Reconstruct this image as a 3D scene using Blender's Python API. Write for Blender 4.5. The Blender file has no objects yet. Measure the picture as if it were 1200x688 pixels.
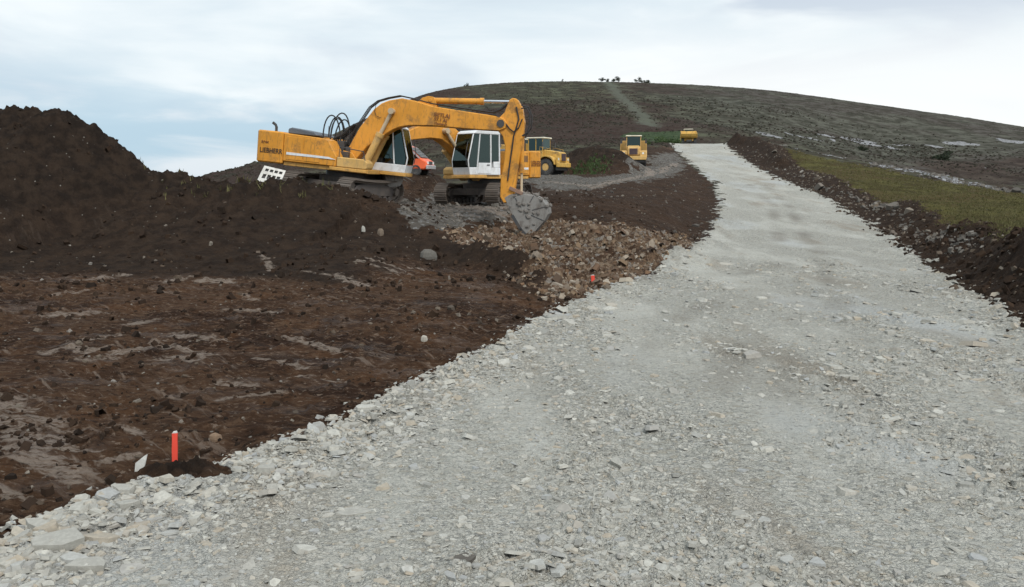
import bpy, math, random, bmesh
import numpy as np
from mathutils import Matrix, Vector
R = math.radians
random.seed(7)
rng = np.random.default_rng(11)
scene = bpy.context.scene
COL = scene.collection

# ------------------------------------------------------------------ camera
FPX, CX, CY, HOR, EYE = 980.0, 600.0, 344.0, 215.0, 2.6
PITCH = math.atan((CY - HOR) / FPX)
cam_d = bpy.data.cameras.new('camera'); cam = bpy.data.objects.new('camera', cam_d); COL.objects.link(cam)
cam.location = (0, 0, EYE); cam.rotation_euler = (math.pi/2 - PITCH, 0, 0)
cam_d.sensor_width = 36; cam_d.lens = 36*FPX/1200; cam_d.clip_start = .05; cam_d.clip_end = 12000
scene.camera = cam

def ray(px, py):
    a = (px-CX)/FPX; b = (CY-py)/FPX
    y = math.cos(PITCH) + b*math.sin(PITCH); z = -math.sin(PITCH) + b*math.cos(PITCH)
    return a/y, 1.0, z/y
def pt(px, py, d):
    x, y, z = ray(px, py); return (x*d, d, EYE + z*d)

# ------------------------------------------------------------------ noise
def _h(ix, iy, seed):
    h = (ix.astype(np.int64)*374761393 + iy.astype(np.int64)*668265263 + seed*1442695041) & 0xFFFFFFFF
    h = ((h ^ (h >> 13)) * 1274126177) & 0xFFFFFFFF
    h = h ^ (h >> 16)
    h = (h * 2246822519) & 0xFFFFFFFF
    h ^= h >> 15
    return (h & 0xFFFFFF).astype(np.float32) / np.float32(0xFFFFFF)
def perlin(x, y, seed=0):
    x0 = np.floor(x); y0 = np.floor(y); fx = (x-x0).astype(np.float32); fy = (y-y0).astype(np.float32)
    u = fx*fx*fx*(fx*(fx*6-15)+10); v = fy*fy*fy*(fy*(fy*6-15)+10)
    def g(dx, dy):
        a = _h(x0+dx, y0+dy, seed)*np.float32(6.2831853)
        return np.cos(a)*(fx-dx) + np.sin(a)*(fy-dy)
    a = g(0,0); b = g(1,0); c = g(0,1); d = g(1,1)
    return (a+(b-a)*u)*(1-v) + (c+(d-c)*u)*v
def fbm(x, y, octv=4, seed=0, gain=.5, lac=2.03):
    s = 0; a = 1.0
    for i in range(octv):
        s = s + a*perlin(x, y, seed+i*17); x = x*lac+3.1; y = y*lac-1.7; a *= gain
    return s
def worley(x, y, seed=0):
    x0 = np.floor(x); y0 = np.floor(y)
    f1 = np.full(x.shape, 9., np.float32); f2 = f1.copy()
    rid = np.zeros(x.shape, np.float32); ddx = np.zeros(x.shape, np.float32); ddy = ddx.copy(); rid2 = rid.copy()
    for i in (-1,0,1):
        for j in (-1,0,1):
            cx = x0+i; cy = y0+j
            jx = _h(cx, cy, seed); jy = _h(cx, cy, seed+7)
            dx = x-(cx+jx); dy = y-(cy+jy); d = dx*dx+dy*dy
            m = d < f1
            f2 = np.where(m, f1, np.minimum(f2, d)); f1 = np.where(m, d, f1)
            rid = np.where(m, _h(cx, cy, seed+13), rid); rid2 = np.where(m, _h(cx, cy, seed+19), rid2)
            ddx = np.where(m, dx, ddx); ddy = np.where(m, dy, ddy)
    return np.sqrt(f1), np.sqrt(f2), rid, rid2, ddx, ddy
def sstep(a, b, x):
    t = np.clip((x-a)/(b-a), 0, 1); return t*t*(3-2*t)

# ------------------------------------------------------------------ ground shape
ctrl = []
def cp(px, py, d): x, y, z = pt(px, py, d); ctrl.append((x, y, z))
def cz(px, d, z): x = ray(px, 300)[0]*d; ctrl.append((x, d, z))
for th in range(-180, 180, 30):
    for r in (1., 3., 6.): ctrl.append((r*math.sin(R(th)), r*math.cos(R(th)), 0.))
for th in (60, 90, 120, 150, 180, -150, -120, -90, -60):
    for r, z in ((12, 0), (35, .3), (100, 1.), (400, 4.)): ctrl.append((r*math.sin(R(th)), r*math.cos(R(th)), z + (1.5 if 50 < th < 100 and r > 30 else 0)))
for px, d, z in ((100,9,.02),(400,9,.02),(700,10,.0),(1000,10,0),(1190,10,0),(100,14,.12),(400,15,.12),(700,15,.02),(1000,15,0),
                 (50,20,.35),(250,20,.35),(450,20,.4),(600,20,.2),(750,20,0.03),(950,20,0),
                 (100,25,.7),(300,26,.9),(480,26,.85),(580,21.5,.08),(520,23,.25),
                 (860,26,.0),(980,26,0)): cz(px, d, z)
# road
for px, py, d in ((920,282,39),(925,301,31),(900,254,48),(900,230,62),(870,195,95),(820,167,130),(846,168,128),(790,169,128)): cp(px, py, d)
cz(815, 150, 7.6); cz(880,150,8.4); cp(815, 161, 200)
# trackside platform and dirt left of the road
for px, py, d in ((560,240,37.5),(480,239,36),(650,206,69),(742,196,92),(700,214,60),(620,226,50),(700,236,42),(780,246,44),(780,222,58),
                  (700,272,32),(620,300,27.5),(600,262,35.6),(560,264,34.5),(618,283,33),(596,286,31),(645,272,33.5),(400,238,34),(330,231,34)): cp(px, py, d)
cz(60,40,2.2); cz(200,45,2.); cz(330,50,1.8); cz(-100,40,2.); cz(60,80,0.); cz(200,80,.4); cz(60,160,-6); cz(150,200,-3); cz(-150,160,-6)
cz(100,400,-14); cz(200,400,-10); cz(-200,400,-14); cz(380,80,2.); cz(470,75,2.6)
# right bank and field
for px, py, d in ((1200,302,17.5),(1130,287,21.5),(1060,262,33),(1000,238,48),(930,206,74),(885,168,106),
                  (1150,368,17),(1100,332,22),(1040,288,35),(985,253,48.5),(950,231,62),(836,269,43),(846,240,54),(700,343,22),(1190,398,14),
                  (1200,228,60),(1120,214,76),(1040,196,92),(960,182,112),(1200,262,30),(1100,240,50),(1320,300,18),(1320,240,60)): cp(px, py, d)
cz(1180,12,.12); cz(1300,11.5,.25); cz(1450,12,.9)
cz(1100,125,1.8); cz(1200,110,.8); cz(1320,110,1.); cz(1000,160,4.5)
for px, py, d in ((1150,198,230),(1060,182,280),(1190,178,310),(960,172,240),(1030,168,330),(1190,163,360),(900,160,230),
                  (305,190,210),(250,209,180),(350,184,240),(400,175,280),(440,160,330),(500,112,420),(545,101,460),(660,96,500),(760,97,500),(900,106,500),
                  (1000,119,490),(1100,133,480),(1200,149,470),(1400,188,450),
                  (700,182,105),(620,182,110),(560,182,112),(720,160,200),(600,160,200),(500,170,200),(700,130,320),(800,134,330),(900,132,360),(560,130,330),(640,112,400),(820,112,420),(1000,150,360),(420,185,200)): cp(px, py, d)
for px, z in ((300,-10),(500,10),(700,25),(900,22),(1100,12),(1300,2)): cz(px, 900, z)
for th in range(-180, 180, 30): ctrl.append((3000*math.sin(R(th)), 3000*math.cos(R(th)), -30.))
C = np.array(ctrl)
def uv(x, y):
    r = np.hypot(x, y); return np.arctan2(x, y), .75*np.log(r+2.5)
def sc(x, y): return np.hypot(x, y) + 6.
CU, CV = uv(C[:,0], C[:,1]); CS = C[:,2]/sc(C[:,0], C[:,1])
def phi(d2): return np.where(d2 > 1e-12, .5*d2*np.log(d2+1e-12), 0)
n = len(C)
A = np.zeros((n+3, n+3)); D2 = (CU[:,None]-CU)**2 + (CV[:,None]-CV)**2
A[:n,:n] = phi(D2) + np.eye(n)*2e-4
Q = np.stack([np.ones(n), CU, CV], 1); A[:n,n:] = Q; A[n:,:n] = Q.T
WT = np.linalg.solve(A, np.concatenate([CS, np.zeros(3)]))
def base_z(x, y):
    x = np.asarray(x, float); y = np.asarray(y, float); sh = x.shape; x = x.ravel(); y = y.ravel()
    out = np.empty(len(x))
    for i in range(0, len(x), 40000):
        u, v = uv(x[i:i+40000], y[i:i+40000])
        d2 = (u[:,None]-CU)**2 + (v[:,None]-CV)**2
        out[i:i+40000] = phi(d2) @ WT[:n] + WT[n] + WT[n+1]*u + WT[n+2]*v
    return (out*sc(x, y)).reshape(sh)

def polydist(x, y, P):
    """distance to a polyline and the value carried along it"""
    best = np.full(x.shape, 1e9); val = np.zeros(x.shape)
    for a, b in zip(P[:-1], P[1:]):
        dx, dy = b[0]-a[0], b[1]-a[1]; L = dx*dx+dy*dy
        t = np.clip(((x-a[0])*dx + (y-a[1])*dy)/L, 0, 1)
        d = np.hypot(x-a[0]-t*dx, y-a[1]-t*dy); m = d < best
        best = np.where(m, d, best); val = np.where(m, a[2]+t*(b[2]-a[2]), val)
    return best, val
def ridge(*p): return [pt(*q) for q in p]
RIDGES = [  # (crest polyline, slope, rounding)
 (ridge((-420,150,34),(-200,128,33),(-60,142,31.5),(0,134,31),(22,129,30.6),(36,129,30.5),(49,139,30.4),(63,128,30.2),(72,128,30),(110,152,29.8),(165,190,29.6),(182,198,29.6),(210,202,29.6),(226,212,29.5)), .62, .25),
 (ridge((226,213,29.5),(245,215,29.5),(300,214,29.3),(350,215,29.2),(400,222,29.),(440,232,28.8),(470,246,28.3),(500,262,27.4),(530,278,26.2)), .42, .5),
 (ridge((545,287,25),(575,284,24.2),(602,289,23.4),(624,303,22.5),(640,322,21.2)), .85, .15),
 (ridge((662,262,31.5),(690,266,29.5),(735,276,28.2),(780,290,27.5)), .4, .35),
 (ridge((535,262,33.5),(560,266,32.5),(580,274,31)), .4, .3),
 (ridge((684,173,82),(698,170,81),(716,175,79)), .62, .6),
 (ridge((864,158,128),(884,160,122),(900,168,110),(918,184,94)), 1.1, .4),
]
def inpoly(x, y, P):
    c = np.zeros(x.shape, bool); m = len(P)
    for i in range(m):
        x1, y1 = P[i]; x2, y2 = P[(i+1) % m]
        if y1 == y2: continue
        k = ((y1 > y) != (y2 > y)) & (x < (x2-x1)*(y-y1)/(y2-y1)+x1); c ^= k
    return c
def sdist(x, y, P):
    d = np.full(x.shape, 1e9)
    m = len(P)
    for i in range(m):
        a, b = P[i], P[(i+1) % m]; dx, dy = b[0]-a[0], b[1]-a[1]; L = dx*dx+dy*dy+1e-9
        t = np.clip(((x-a[0])*dx+(y-a[1])*dy)/L, 0, 1); d = np.minimum(d, np.hypot(x-a[0]-t*dx, y-a[1]-t*dy))
    return np.where(inpoly(x, y, P), d, -d)     # positive inside
_ky = np.array([-60, 0, 20, 30, 38, 48, 62, 80, 95, 112, 124, 131, 140, 150, 175.]); _kz = np.array([0, 0, 0, .0, .10, .62, 1.67, 3.15, 4.5, 6.5, 8.0, 8.75, 8.7, 7.9, 9.5])
_dy = np.linspace(-60, 175, 2400); _dz = np.convolve(np.pad(np.interp(_dy, _ky, _kz), 45, 'edge'), np.hanning(91)/np.hanning(91).sum(), 'valid')
def zroad(y): return np.interp(y, _dy, _dz)
def on_road(px, py):
    rx, ry, rz = ray(px, py); d = np.exp(np.linspace(math.log(3.), math.log(131), 900)); f = EYE + rz*d - zroad(d)
    i = int(np.argmax(f < 0)) if (f < 0).any() else len(d)-1
    return rx*d[i], d[i]
L_edge = [on_road(*q) for q in [(30,630),(100,600),(170,578),(260,553),(380,508),(470,462),(560,420),(620,387),(700,343),(760,325),(805,300),(836,268),(846,240),(838,215),(812,192),(792,176)]]
R_edge = [on_road(*q) for q in [(1235,412),(1197,384),(1142,349),(1095,320),(1046,280),(1009,258),(967,232),(930,216),(893,200),(866,182),(852,171)]]
top_l = (pt(785,168,132)[0], 132.); top_r = (pt(850,168,132)[0], 132.)
cl = (pt(800,168,170)[0], 170.); cr = (pt(845,168,170)[0], 170.)
ROAD = L_edge + [top_l, cl, cr, top_r] + R_edge[::-1] + [(7.4, 9.), (6.6, 4.), (6., -4.), (5., -30.), (-8., -30.), (-4.5, -4.), (-3.9, 3.)]
# excavator and truck standing pads: x, y, z, dz/dx, radius
def smax(a, b, k): 
    h = np.clip(.5+.5*(a-b)/k, 0, 1); return b*(1-h)+a*h + k*h*(1-h)
PADS = []
def coarse_z(x, y, pads=True):
    x = np.asarray(x, float); y = np.asarray(y, float)
    z = base_z(x, y)
    q = (y > -40) & (y < 175) & (np.abs(x) < 60)
    if q.any():
        xq, yq = x[q], y[q]; rd = sdist(xq, yq, ROAD); Lf = 1.2+.035*np.maximum(yq, 0)
        w = sstep(-1, 0, rd/Lf); z[q] = z[q]*(1-w) + zroad(yq)*w
    if pads:
        for (a, b, c, sx, rad) in PADS:
            w = 1 - sstep(.75*rad, 1.35*rad, np.hypot(x-a, y-b)); z = z*(1-w) + (c+sx*(x-a))*w
    for P, sl, k in RIDGES:
        d, v = polydist(x, y, P)
        wob = 1 + .22*perlin(x*.35, y*.35, 91)
        h = v - sl*wob*(np.sqrt(d*d+k*k*2)-k*1.414)
        z = np.where(d < 14, smax(z, h, .35), z)
    return z
def hit(px, py, dmin=3.5, dmax=700):
    rx, ry, rz = ray(px, py)
    d = np.exp(np.linspace(math.log(dmin), math.log(dmax), 500))
    f = (EYE + rz*d) - coarse_z(rx*d, ry*d)
    i = np.argmax(f < 0) if (f < 0).any() else len(d)-1
    if i > 0:
        t = f[i-1]/(f[i-1]-f[i]) if f[i] < 0 else 1; dd = d[i-1]+t*(d[i]-d[i-1])
    else: dd = d[0]
    return rx*dd, ry*dd
def gz(x, y): return float(coarse_z(np.array([x]), np.array([y]))[0])

EX1 = dict(pos=pt(403, 235, 34), yaw=R(-8), pitch=R(6))
EX2 = dict(pos=pt(568, 240, 39.5), yaw=R(227), pitch=0.)
TRA = dict(pos=pt(632, 206, 76), yaw=R(-28)); TRC = dict(pos=pt(742, 196, 92), yaw=R(-98)); TRD = dict(pos=pt(613, 206, 79), yaw=R(-62))
TRE = dict(pos=pt(806, 172, 150), yaw=R(80)); ORV = dict(pos=pt(474, 206, 52), yaw=R(-12))
p = EX1['pos']; PADS.append((p[0], p[1], p[2], -.1, 3.4))
p = EX2['pos']; PADS.append((p[0], p[1], p[2], 0., 3.6))
for T, rad in ((TRA, 5), (TRC, 5), (TRD, 5), (ORV, 2.5)): p = T['pos']; PADS.append((p[0], p[1], p[2], 0., rad))

# ------------------------------------------------------------------ the grid
def steps(a, b, k): return list(np.exp(np.arange(math.log(a), math.log(b), k)))
rr = np.array([.02,.4,.8,1.3,1.9,2.5,3.1,3.5] + steps(3.9, 12, .0042) + steps(12, 45, .0036) + steps(45, 150, .006) + steps(150, 620, .009) + steps(620, 6000, .06))
ts = []; t = 0.
while t < R(36): ts.append(t); t += .00155
k = .002
while t < math.pi: ts.append(t); t += k; k = min(k*1.12, .05)
tt = np.array([-math.pi] + [-a for a in ts[:0:-1]] + ts + [math.pi])
RR, TT = np.meshgrid(rr, tt, indexing='ij')
GX = RR*np.sin(TT); GY = RR*np.cos(TT)
NR, NT = GX.shape
GZ = coarse_z(GX, GY)
xf = GX.astype(np.float32); yf = GY.astype(np.float32)

# ------------------------------------------------------------------ zones (in plan)
def unp(pts): return [hit(*q) for q in pts]
CLAY = unp([(548,266),(590,258),(640,256),(700,262),(770,274),(808,278)]) + [L_edge[10], L_edge[9], L_edge[8]] + unp([(690,348),(655,352),(632,330),(612,302),(585,286),(550,284),(532,274)])
PLAT = unp([(468,232),(520,228),(600,234),(606,246),(596,262),(560,262),(520,270),(488,262),(470,248)])
PLAT2 = unp([(612,211),(640,204),(690,209),(728,203),(742,197),(762,184),(792,179),(804,196),(780,208),(735,214),(700,220),(660,224),(625,218)])
FIELD = unp([(885,176),(905,190),(940,208),(1000,233),(1060,258),(1130,284),(1200,300)]) + [pt(1330,330,18)[:2], pt(1700,330,25)[:2], pt(1700,330,70)[:2], pt(1330,230,66)[:2]] + unp([(1205,228),(1150,220),(1100,212),(1040,199),(980,188),(930,176),(905,170)])
rock_line = unp([(905,171),(935,174),(985,184),(1040,196),(1090,206),(1150,219),(1210,230)])
rock_out = unp([(1016,171),(1050,174),(1070,171)]), unp([(1100,171),(1130,168),(1160,167),(1205,166)]), unp([(1130,198),(1150,200)]), unp([(900,158),(960,163),(1010,166)])
path = [pt(709,97.5,497)] + [(*hit(a, b), 0) for a, b in ((722,108),(738,122),(752,135),(762,146))]
green = unp([(742,166),(745,158),(765,153),(800,154),(800,166)])

dR = sdist(GX, GY, ROAD).astype(np.float32)
wRoad = dR
dClay = sdist(GX, GY, CLAY); dP = np.maximum(sdist(GX, GY, PLAT), sdist(GX, GY, PLAT2)*.6); dF = sdist(GX, GY, FIELD)
# the excavation: everything left of the road nearer than ~75 m, and the bank on the right
far = unp([(310,215)])[0]
DIG = [(-60,-30),(-60,45)] + [pt(0,200,50)[:2], pt(300,200,48)[:2], pt(400,200,50)[:2], pt(480,200,60)[:2], pt(560,200,66)[:2], pt(640,200,84)[:2], pt(700,200,92)[:2], pt(722,180,100)[:2], pt(790,168,128)[:2], pt(800,168,110)[:2], pt(838,210,80)[:2], pt(870,240,50)[:2], pt(800,300,30)[:2], (0,5), (0,-30)]
dD = sdist(GX, GY, DIG)
S_ = lambda d, a: sstep(-a, a, d)
bd, bv = polydist(GX, GY, [(*q, 0) for q in R_edge])
right = (GX > 3) & (dR < 0) & (dF < 0)
bankw = np.clip(1.35*np.ones_like(bd) + .035*GY, 1.5, 5.5)
dBank = np.where((bd < 60) & (dR < 1) & (GX > 2), bankw + np.where(dF > -50, 0, 0) - bd, -9)
dBank = np.where((GX > 5) & (GY < 12), 5., dBank)
DARK = unp([(-60,318),(120,322),(300,328),(400,332),(470,304),(560,320),(636,348),(656,338),(622,292),(540,280),(470,247),(300,216),(0,160)])  # dark spoil, plus the near mound's shaded face put into the colour
wDark = S_(sdist(GX, GY, DARK) + fbm(xf*.8, yf*.8, 4, 333)*1.0, .8)
# ------------------------------------------------------------------ relief
near = RR < 75; mid = (RR > 45)
n1 = fbm(xf*.5, yf*.5, 4, 1); n2 = np.zeros_like(xf); n2[near] = fbm(xf[near]*2.3, yf[near]*2.3, 5, 40, .58)
n3 = np.zeros_like(xf); n3[near] = fbm(xf[near]*11, yf[near]*11, 3, 60, .6)
nrag = fbm(xf*.9, yf*.9, 5, 140, .65)                     # ragged zone edges
S = lambda d, a: sstep(-a, a, d)
edge = nrag*.9
fadeR = np.clip(RR/25, .35, 2.)
mx, my = hit(212, 566)
mm = np.exp(-(((xf-mx)/.38)**2 + ((yf-my)/.17)**2)**1.3)
wRoad = S(dR + edge*.55*fadeR, .10+.012*RR)*(1-sstep(.12,.3,mm))
wClay = S(dClay + edge*1.1, .5); wPlat = S(dP + edge*1.2, .5)
wField = S(dF + edge*np.clip(RR/40, .4, 3), .25+.01*RR)
wDig = S(dD + edge*3, 1.5); wBank = S(dBank + edge*.9, .3)
soil = np.maximum(wDig, wBank*(1-wField*.0)); soil = np.where(wField > .5, np.minimum(soil, wBank), soil)
wField = wField*(1-S(dBank-.2+edge*.9, .3))
soil = np.maximum(soil, sstep(.12,.3,mm)); wPeat = soil*(1-wRoad)
# level of detail in the road: plates of slate, smoother where fines fill them
rx_, ry_ = xf[near], yf[near]
rough = sstep(-.25, .45, fbm(rx_*.55, ry_*.3, 4, 77) + .35*sstep(1.3, .0, np.abs(dR[near])) + .12*sstep(9, 5, RR[near]) - .02)
wx = rx_ + .12*perlin(rx_*3, ry_*3, 5); wy = ry_ + .12*perlin(rx_*3, ry_*3, 6)
dz = np.zeros_like(rx_)
for sx, sy, amp, seed in ((3.2, 4.2, .030, 300), (7.5, 9.5, .016, 310), (17, 22, .008, 320)):
    f1, f2, ra, rb, ddx, ddy = worley(wx*sx, wy*sy, seed)
    gap = sstep(0, .12, f2-f1)
    if sx > 10: m = sstep(35, 15, RR[near])
    else: m = 1.
    dz += 1.35*m*amp*(ra*1.1 + (ddx*(ra-.5)+ddy*(rb-.5))*2.2)*gap * (ra > .35)
road_dz = dz*rough*1.15 + .006*n3[near]*(.4+rough) + .02*n2[near]*.6
rut = np.zeros_like(rx_)
GZf = GZ.copy()
dzall = np.zeros_like(GZ)
dzall[near] += wRoad[near]*road_dz
edge_berm = np.exp(-((dR-.1)/.35)**2)*(RR < 75)*(dR > -1.2)
dzall += edge_berm*(.05 + .07*np.abs(n2))
# soil: lumps, clods, scraped shelves
ridged = 1-np.abs(fbm(xf*.8, yf*1.5, 4, 200, .55))*2
heapw = sstep(.25, 1.2, np.maximum(GZ-base_z(GX, GY), 0))
p_dz = (.10*n1 + .085*n2 + .02*n3)*(.45+1.5*heapw) + .05*(ridged-.5)
p_dz = p_dz + heapw*(.10*np.maximum(fbm(xf*1.7, yf*1.7, 3, 226, .6), -.1) + .19*np.maximum(fbm(xf*.55+9, yf*.55, 3, 222), -.2) - .14*np.abs(fbm(xf*1.1, yf*.45, 3, 230)))
f1, f2, ra, rb, ddx, ddy = worley(wx*1.9, wy*1.9, 400); clod = np.zeros_like(xf)
clod[near] = np.where(ra > .55, np.maximum(.42-f1, 0)*(ra-.4)*.32, 0)
f1, f2, ra, rb, ddx, ddy = worley(wx*5.1, wy*5.1, 410); clod2 = np.zeros_like(xf); clod2[near] = np.where(ra > .4, np.maximum(.45-f1, 0)*ra*.13, 0)
bankrough = 1 + 1.2*wBank*(1-wDig)
flat = sstep(.1, .5, fbm(xf*.35, yf*.6, 3, 501))*(1-heapw)          # scraped, compacted patches
dzall += wPeat*(p_dz*(1-.75*flat)*bankrough + (clod*(.35+.65*heapw)+clod2)*(1-.8*flat)*(1-.7*wPlat))*(1-.7*wPlat)
dzall += wPeat*wClay*(.22*fbm(xf*.7, yf*.7, 4, 240, .6) - .16*np.abs(fbm(xf*.9+3, yf*1.2, 4, 250, .6)) + clod*.5 + clod2*1.1 + .09*n2 + .05*n3)
dzall += wField*(.06*n1 + .04*n2)
# far slopes
wild = (1-wRoad)*(1-wPeat)*(1-wField)
fb = np.zeros_like(xf); fb[mid] = 1.6*fbm(xf[mid]*.018, yf[mid]*.018, 3, 600) + .55*fbm(xf[mid]*.11, yf[mid]*.11, 4, 620, .6)
ridgeline = sstep(430, 300, RR)
dzall += wild*fb*sstep(90, 220, RR)*(.35+.65*ridgeline) + wild*.25*n1*sstep(40, 80, RR)
# the little heap of black earth at the marker stake
STAKE = hit(205, 540)
dzall += mm*(.13 + .06*n3 + .06*n2)
GZ = GZ + dzall
# streaks of pale mud tracks, wet highlights put into their colour: two ends in the photograph's frame, width in metres
STREAK = []
for a in [((60,372),(112,368),.28),((98,400),(125,396),.22),((95,412),(128,409),.22),((98,423),(122,421),.2),((60,412),(82,410),.2),((150,412),(170,410),.3),((182,400),(240,420),.16),
          ((205,392),(262,402),.14),((190,418),(225,424),.14),((255,448),(300,452),.1),((0,470),(70,500),.2),((0,496),(60,530),.3),((10,520),(90,560),.16),((60,560),(110,556),.08),
          ((390,322),(430,338),.16),((420,305),(480,322),.10),((428,303),(490,319),.07),((440,302),(500,318),.05),((360,320),(410,326),.12),
          ((270,362),(320,366),.2),((330,395),(400,412),.12),((200,330),(222,326),.25),((90,330),(150,322),.2),((60,345),(120,340),.12),((240,330),(262,330),.3),
          ((120,540),(165,532),.12),((0,540),(50,548),.1),((300,420),(360,430),.08),((340,440),(410,450),.07),((250,470),(330,462),.08),((130,500),(160,506),.1),
          ((150,380),(180,376),.15),((280,345),(300,352),.12),((310,300),(318,318),.12),((0,575),(40,590),.1),((478,240),(598,243),1.1),((640,213),(700,219),.5),((690,221),(760,205),.6),((760,204),(790,192),.6)]:
    (x1, y1), (x2, y2) = hit(*a[0]), hit(*a[1]); STREAK.append((x1, y1, x2, y2, a[2]))
pale = np.zeros_like(xf)
sub = (RR < 100) & (TT < .3) & (TT > -R(40))
sxx, syy = xf[sub], yf[sub]; pl = np.zeros_like(sxx)
brk = fbm(sxx*1.6, syy*6.5, 5, 710, .7)
for x1, y1, x2, y2, w in STREAK:
    dx, dy = x2-x1, y2-y1; L = dx*dx+dy*dy
    t = np.clip(((sxx-x1)*dx+(syy-y1)*dy)/L, 0, 1); d = np.hypot(sxx-x1-t*dx, syy-y1-t*dy)
    pl = np.maximum(pl, sstep(w*1.5, w*.2, d + brk*w*1.3))
pale[sub] = pl
print('grid', NR, NT, NR*NT, 'dz', dzall.min(), dzall.max())
wRock = np.zeros_like(xf)
d, _ = polydist(GX, GY, [(*q, 0) for q in rock_line]); wRock = np.maximum(wRock, S(1.1 - d + edge*2.6, .8))
for q in rock_out:
    d, _ = polydist(GX, GY, [(*a, 0) for a in q]); wRock = np.maximum(wRock, S(1.6 - d*.35 + fbm(xf*.08, yf*.08, 4, 800)*5 - .8, 1.))
rl = wRock*wild*sstep(60,90,RR)
GZ += rl*np.abs(fb)*.4
d, _ = polydist(GX, GY, path); wPath = S(2.6 - d + nrag*2.5, 1.8)*(RR > 150)
dG = sdist(GX, GY, green); wGreen = S(dG + fbm(xf*.05, yf*.05, 3, 820)*8, 3.)
brown = unp([(1080,188),(1205,184),(1205,229),(1150,216),(1095,204)]); wBrown = S(sdist(GX, GY, brown) + fbm(xf*.05, yf*.05, 4, 830)*14, 5.)
gz_ = unp([(676,198),(690,186),(712,192),(708,202),(685,204)]); wGreen = np.maximum(wGreen, S(sdist(GX, GY, gz_) + edge*2, .8))

def tz(x, y):
    """height of the finished ground"""
    x = np.asarray(x, float); y = np.asarray(y, float)
    r = np.clip(np.hypot(x, y), rr[0], rr[-1]); th = np.arctan2(x, y)
    i = np.clip(np.searchsorted(rr, r)-1, 0, NR-2); j = np.clip(np.searchsorted(tt, th)-1, 0, NT-2)
    a = (r-rr[i])/(rr[i+1]-rr[i]); b = (th-tt[j])/(tt[j+1]-tt[j])
    return (GZ[i,j]*(1-a)+GZ[i+1,j]*a)*(1-b) + (GZ[i,j+1]*(1-a)+GZ[i+1,j+1]*a)*b
def samp(F, x, y):
    r = np.clip(np.hypot(x, y), rr[0], rr[-1]); th = np.arctan2(x, y)
    i = np.clip(np.searchsorted(rr, r), 0, NR-1); j = np.clip(np.searchsorted(tt, th), 0, NT-1); return F[i, j]
def tz1(x, y): return float(tz(np.array([x]), np.array([y]))[0])
# ------------------------------------------------------------------ shader helpers
class NT_:
    def __init__(s, name):
        s.m = bpy.data.materials.new(name); s.m.use_nodes = True; s.t = s.m.node_tree; s.t.nodes.clear()
        s.out = s.t.nodes.new('ShaderNodeOutputMaterial'); s.b = s.t.nodes.new('ShaderNodeBsdfPrincipled'); s.l(s.b.outputs[0], s.out.inputs[0])
    def l(s, a, b): s.t.links.new(a, b)
    def n(s, ty, **k):
        x = s.t.nodes.new(ty)
        for a, v in k.items(): setattr(x, a, v)
        return x
    def put(s, sock, v):
        if isinstance(v, (int, float)): sock.default_value = v
        elif isinstance(v, (tuple, list)): sock.default_value = (*v, 1.) if len(v) == 3 and len(sock.default_value) == 4 else v
        else: s.l(v, sock)
    def math(s, op, a, b=0., c=0., clamp=False):
        x = s.n('ShaderNodeMath', operation=op, use_clamp=clamp); s.put(x.inputs[0], a); s.put(x.inputs[1], b); s.put(x.inputs[2], c); return x.outputs[0]
    def pos(s): return s.n('ShaderNodeNewGeometry').outputs['Position']
    def obj(s): return s.n('ShaderNodeTexCoord').outputs['Object']
    def map(s, v, sc=(1,1,1), rot=(0,0,0)):
        x = s.n('ShaderNodeMapping'); s.l(v, x.inputs[0]); x.inputs['Scale'].default_value = sc; x.inputs['Rotation'].default_value = rot; return x.outputs[0]
    def noise(s, v, scale, det=4, rough=.55, dist=0.):
        x = s.n('ShaderNodeTexNoise'); s.l(v, x.inputs['Vector']); x.inputs['Scale'].default_value = scale
        x.inputs['Detail'].default_value = det; x.inputs['Roughness'].default_value = rough; x.inputs['Distortion'].default_value = dist; return x.outputs[0]
    def vor(s, v, scale, feat='F1', rand=1.):
        x = s.n('ShaderNodeTexVoronoi', feature=feat); s.l(v, x.inputs['Vector']); x.inputs['Scale'].default_value = scale; x.inputs['Randomness'].default_value = rand; return x
    def ss(s, v, a, b, lo=0., hi=1.):
        x = s.n('ShaderNodeMapRange', interpolation_type='SMOOTHSTEP'); s.put(x.inputs[0], v)
        for i, q in zip((1,2,3,4), (a,b,lo,hi)): x.inputs[i].default_value = q
        return x.outputs[0]
    def mix(s, f, a, b, mode='MIX'):
        x = s.n('ShaderNodeMix', data_type='RGBA', blend_type=mode); s.put(x.inputs[0], f); s.put(x.inputs[6], a); s.put(x.inputs[7], b); return x.outputs[2]
    def sep(s, c):
        x = s.n('ShaderNodeSeparateColor'); s.l(c, x.inputs[0]); return x.outputs
    def attr(s, nm): x = s.n('ShaderNodeAttribute', attribute_name=nm); return x
    def bump(s, h, strength=.5, dist=.02):
        x = s.n('ShaderNodeBump'); s.put(x.inputs['Strength'], strength); x.inputs['Distance'].default_value = dist; s.l(h, x.inputs['Height']); s.l(x.outputs[0], s.b.inputs['Normal']); return x
    def fin(s, col, rough=.9, metal=0., spec=.3):
        s.put(s.b.inputs['Base Color'], col); s.put(s.b.inputs['Roughness'], rough); s.put(s.b.inputs['Metallic'], metal); s.b.inputs['Specular IOR Level'].default_value = spec; return s.m

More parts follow.
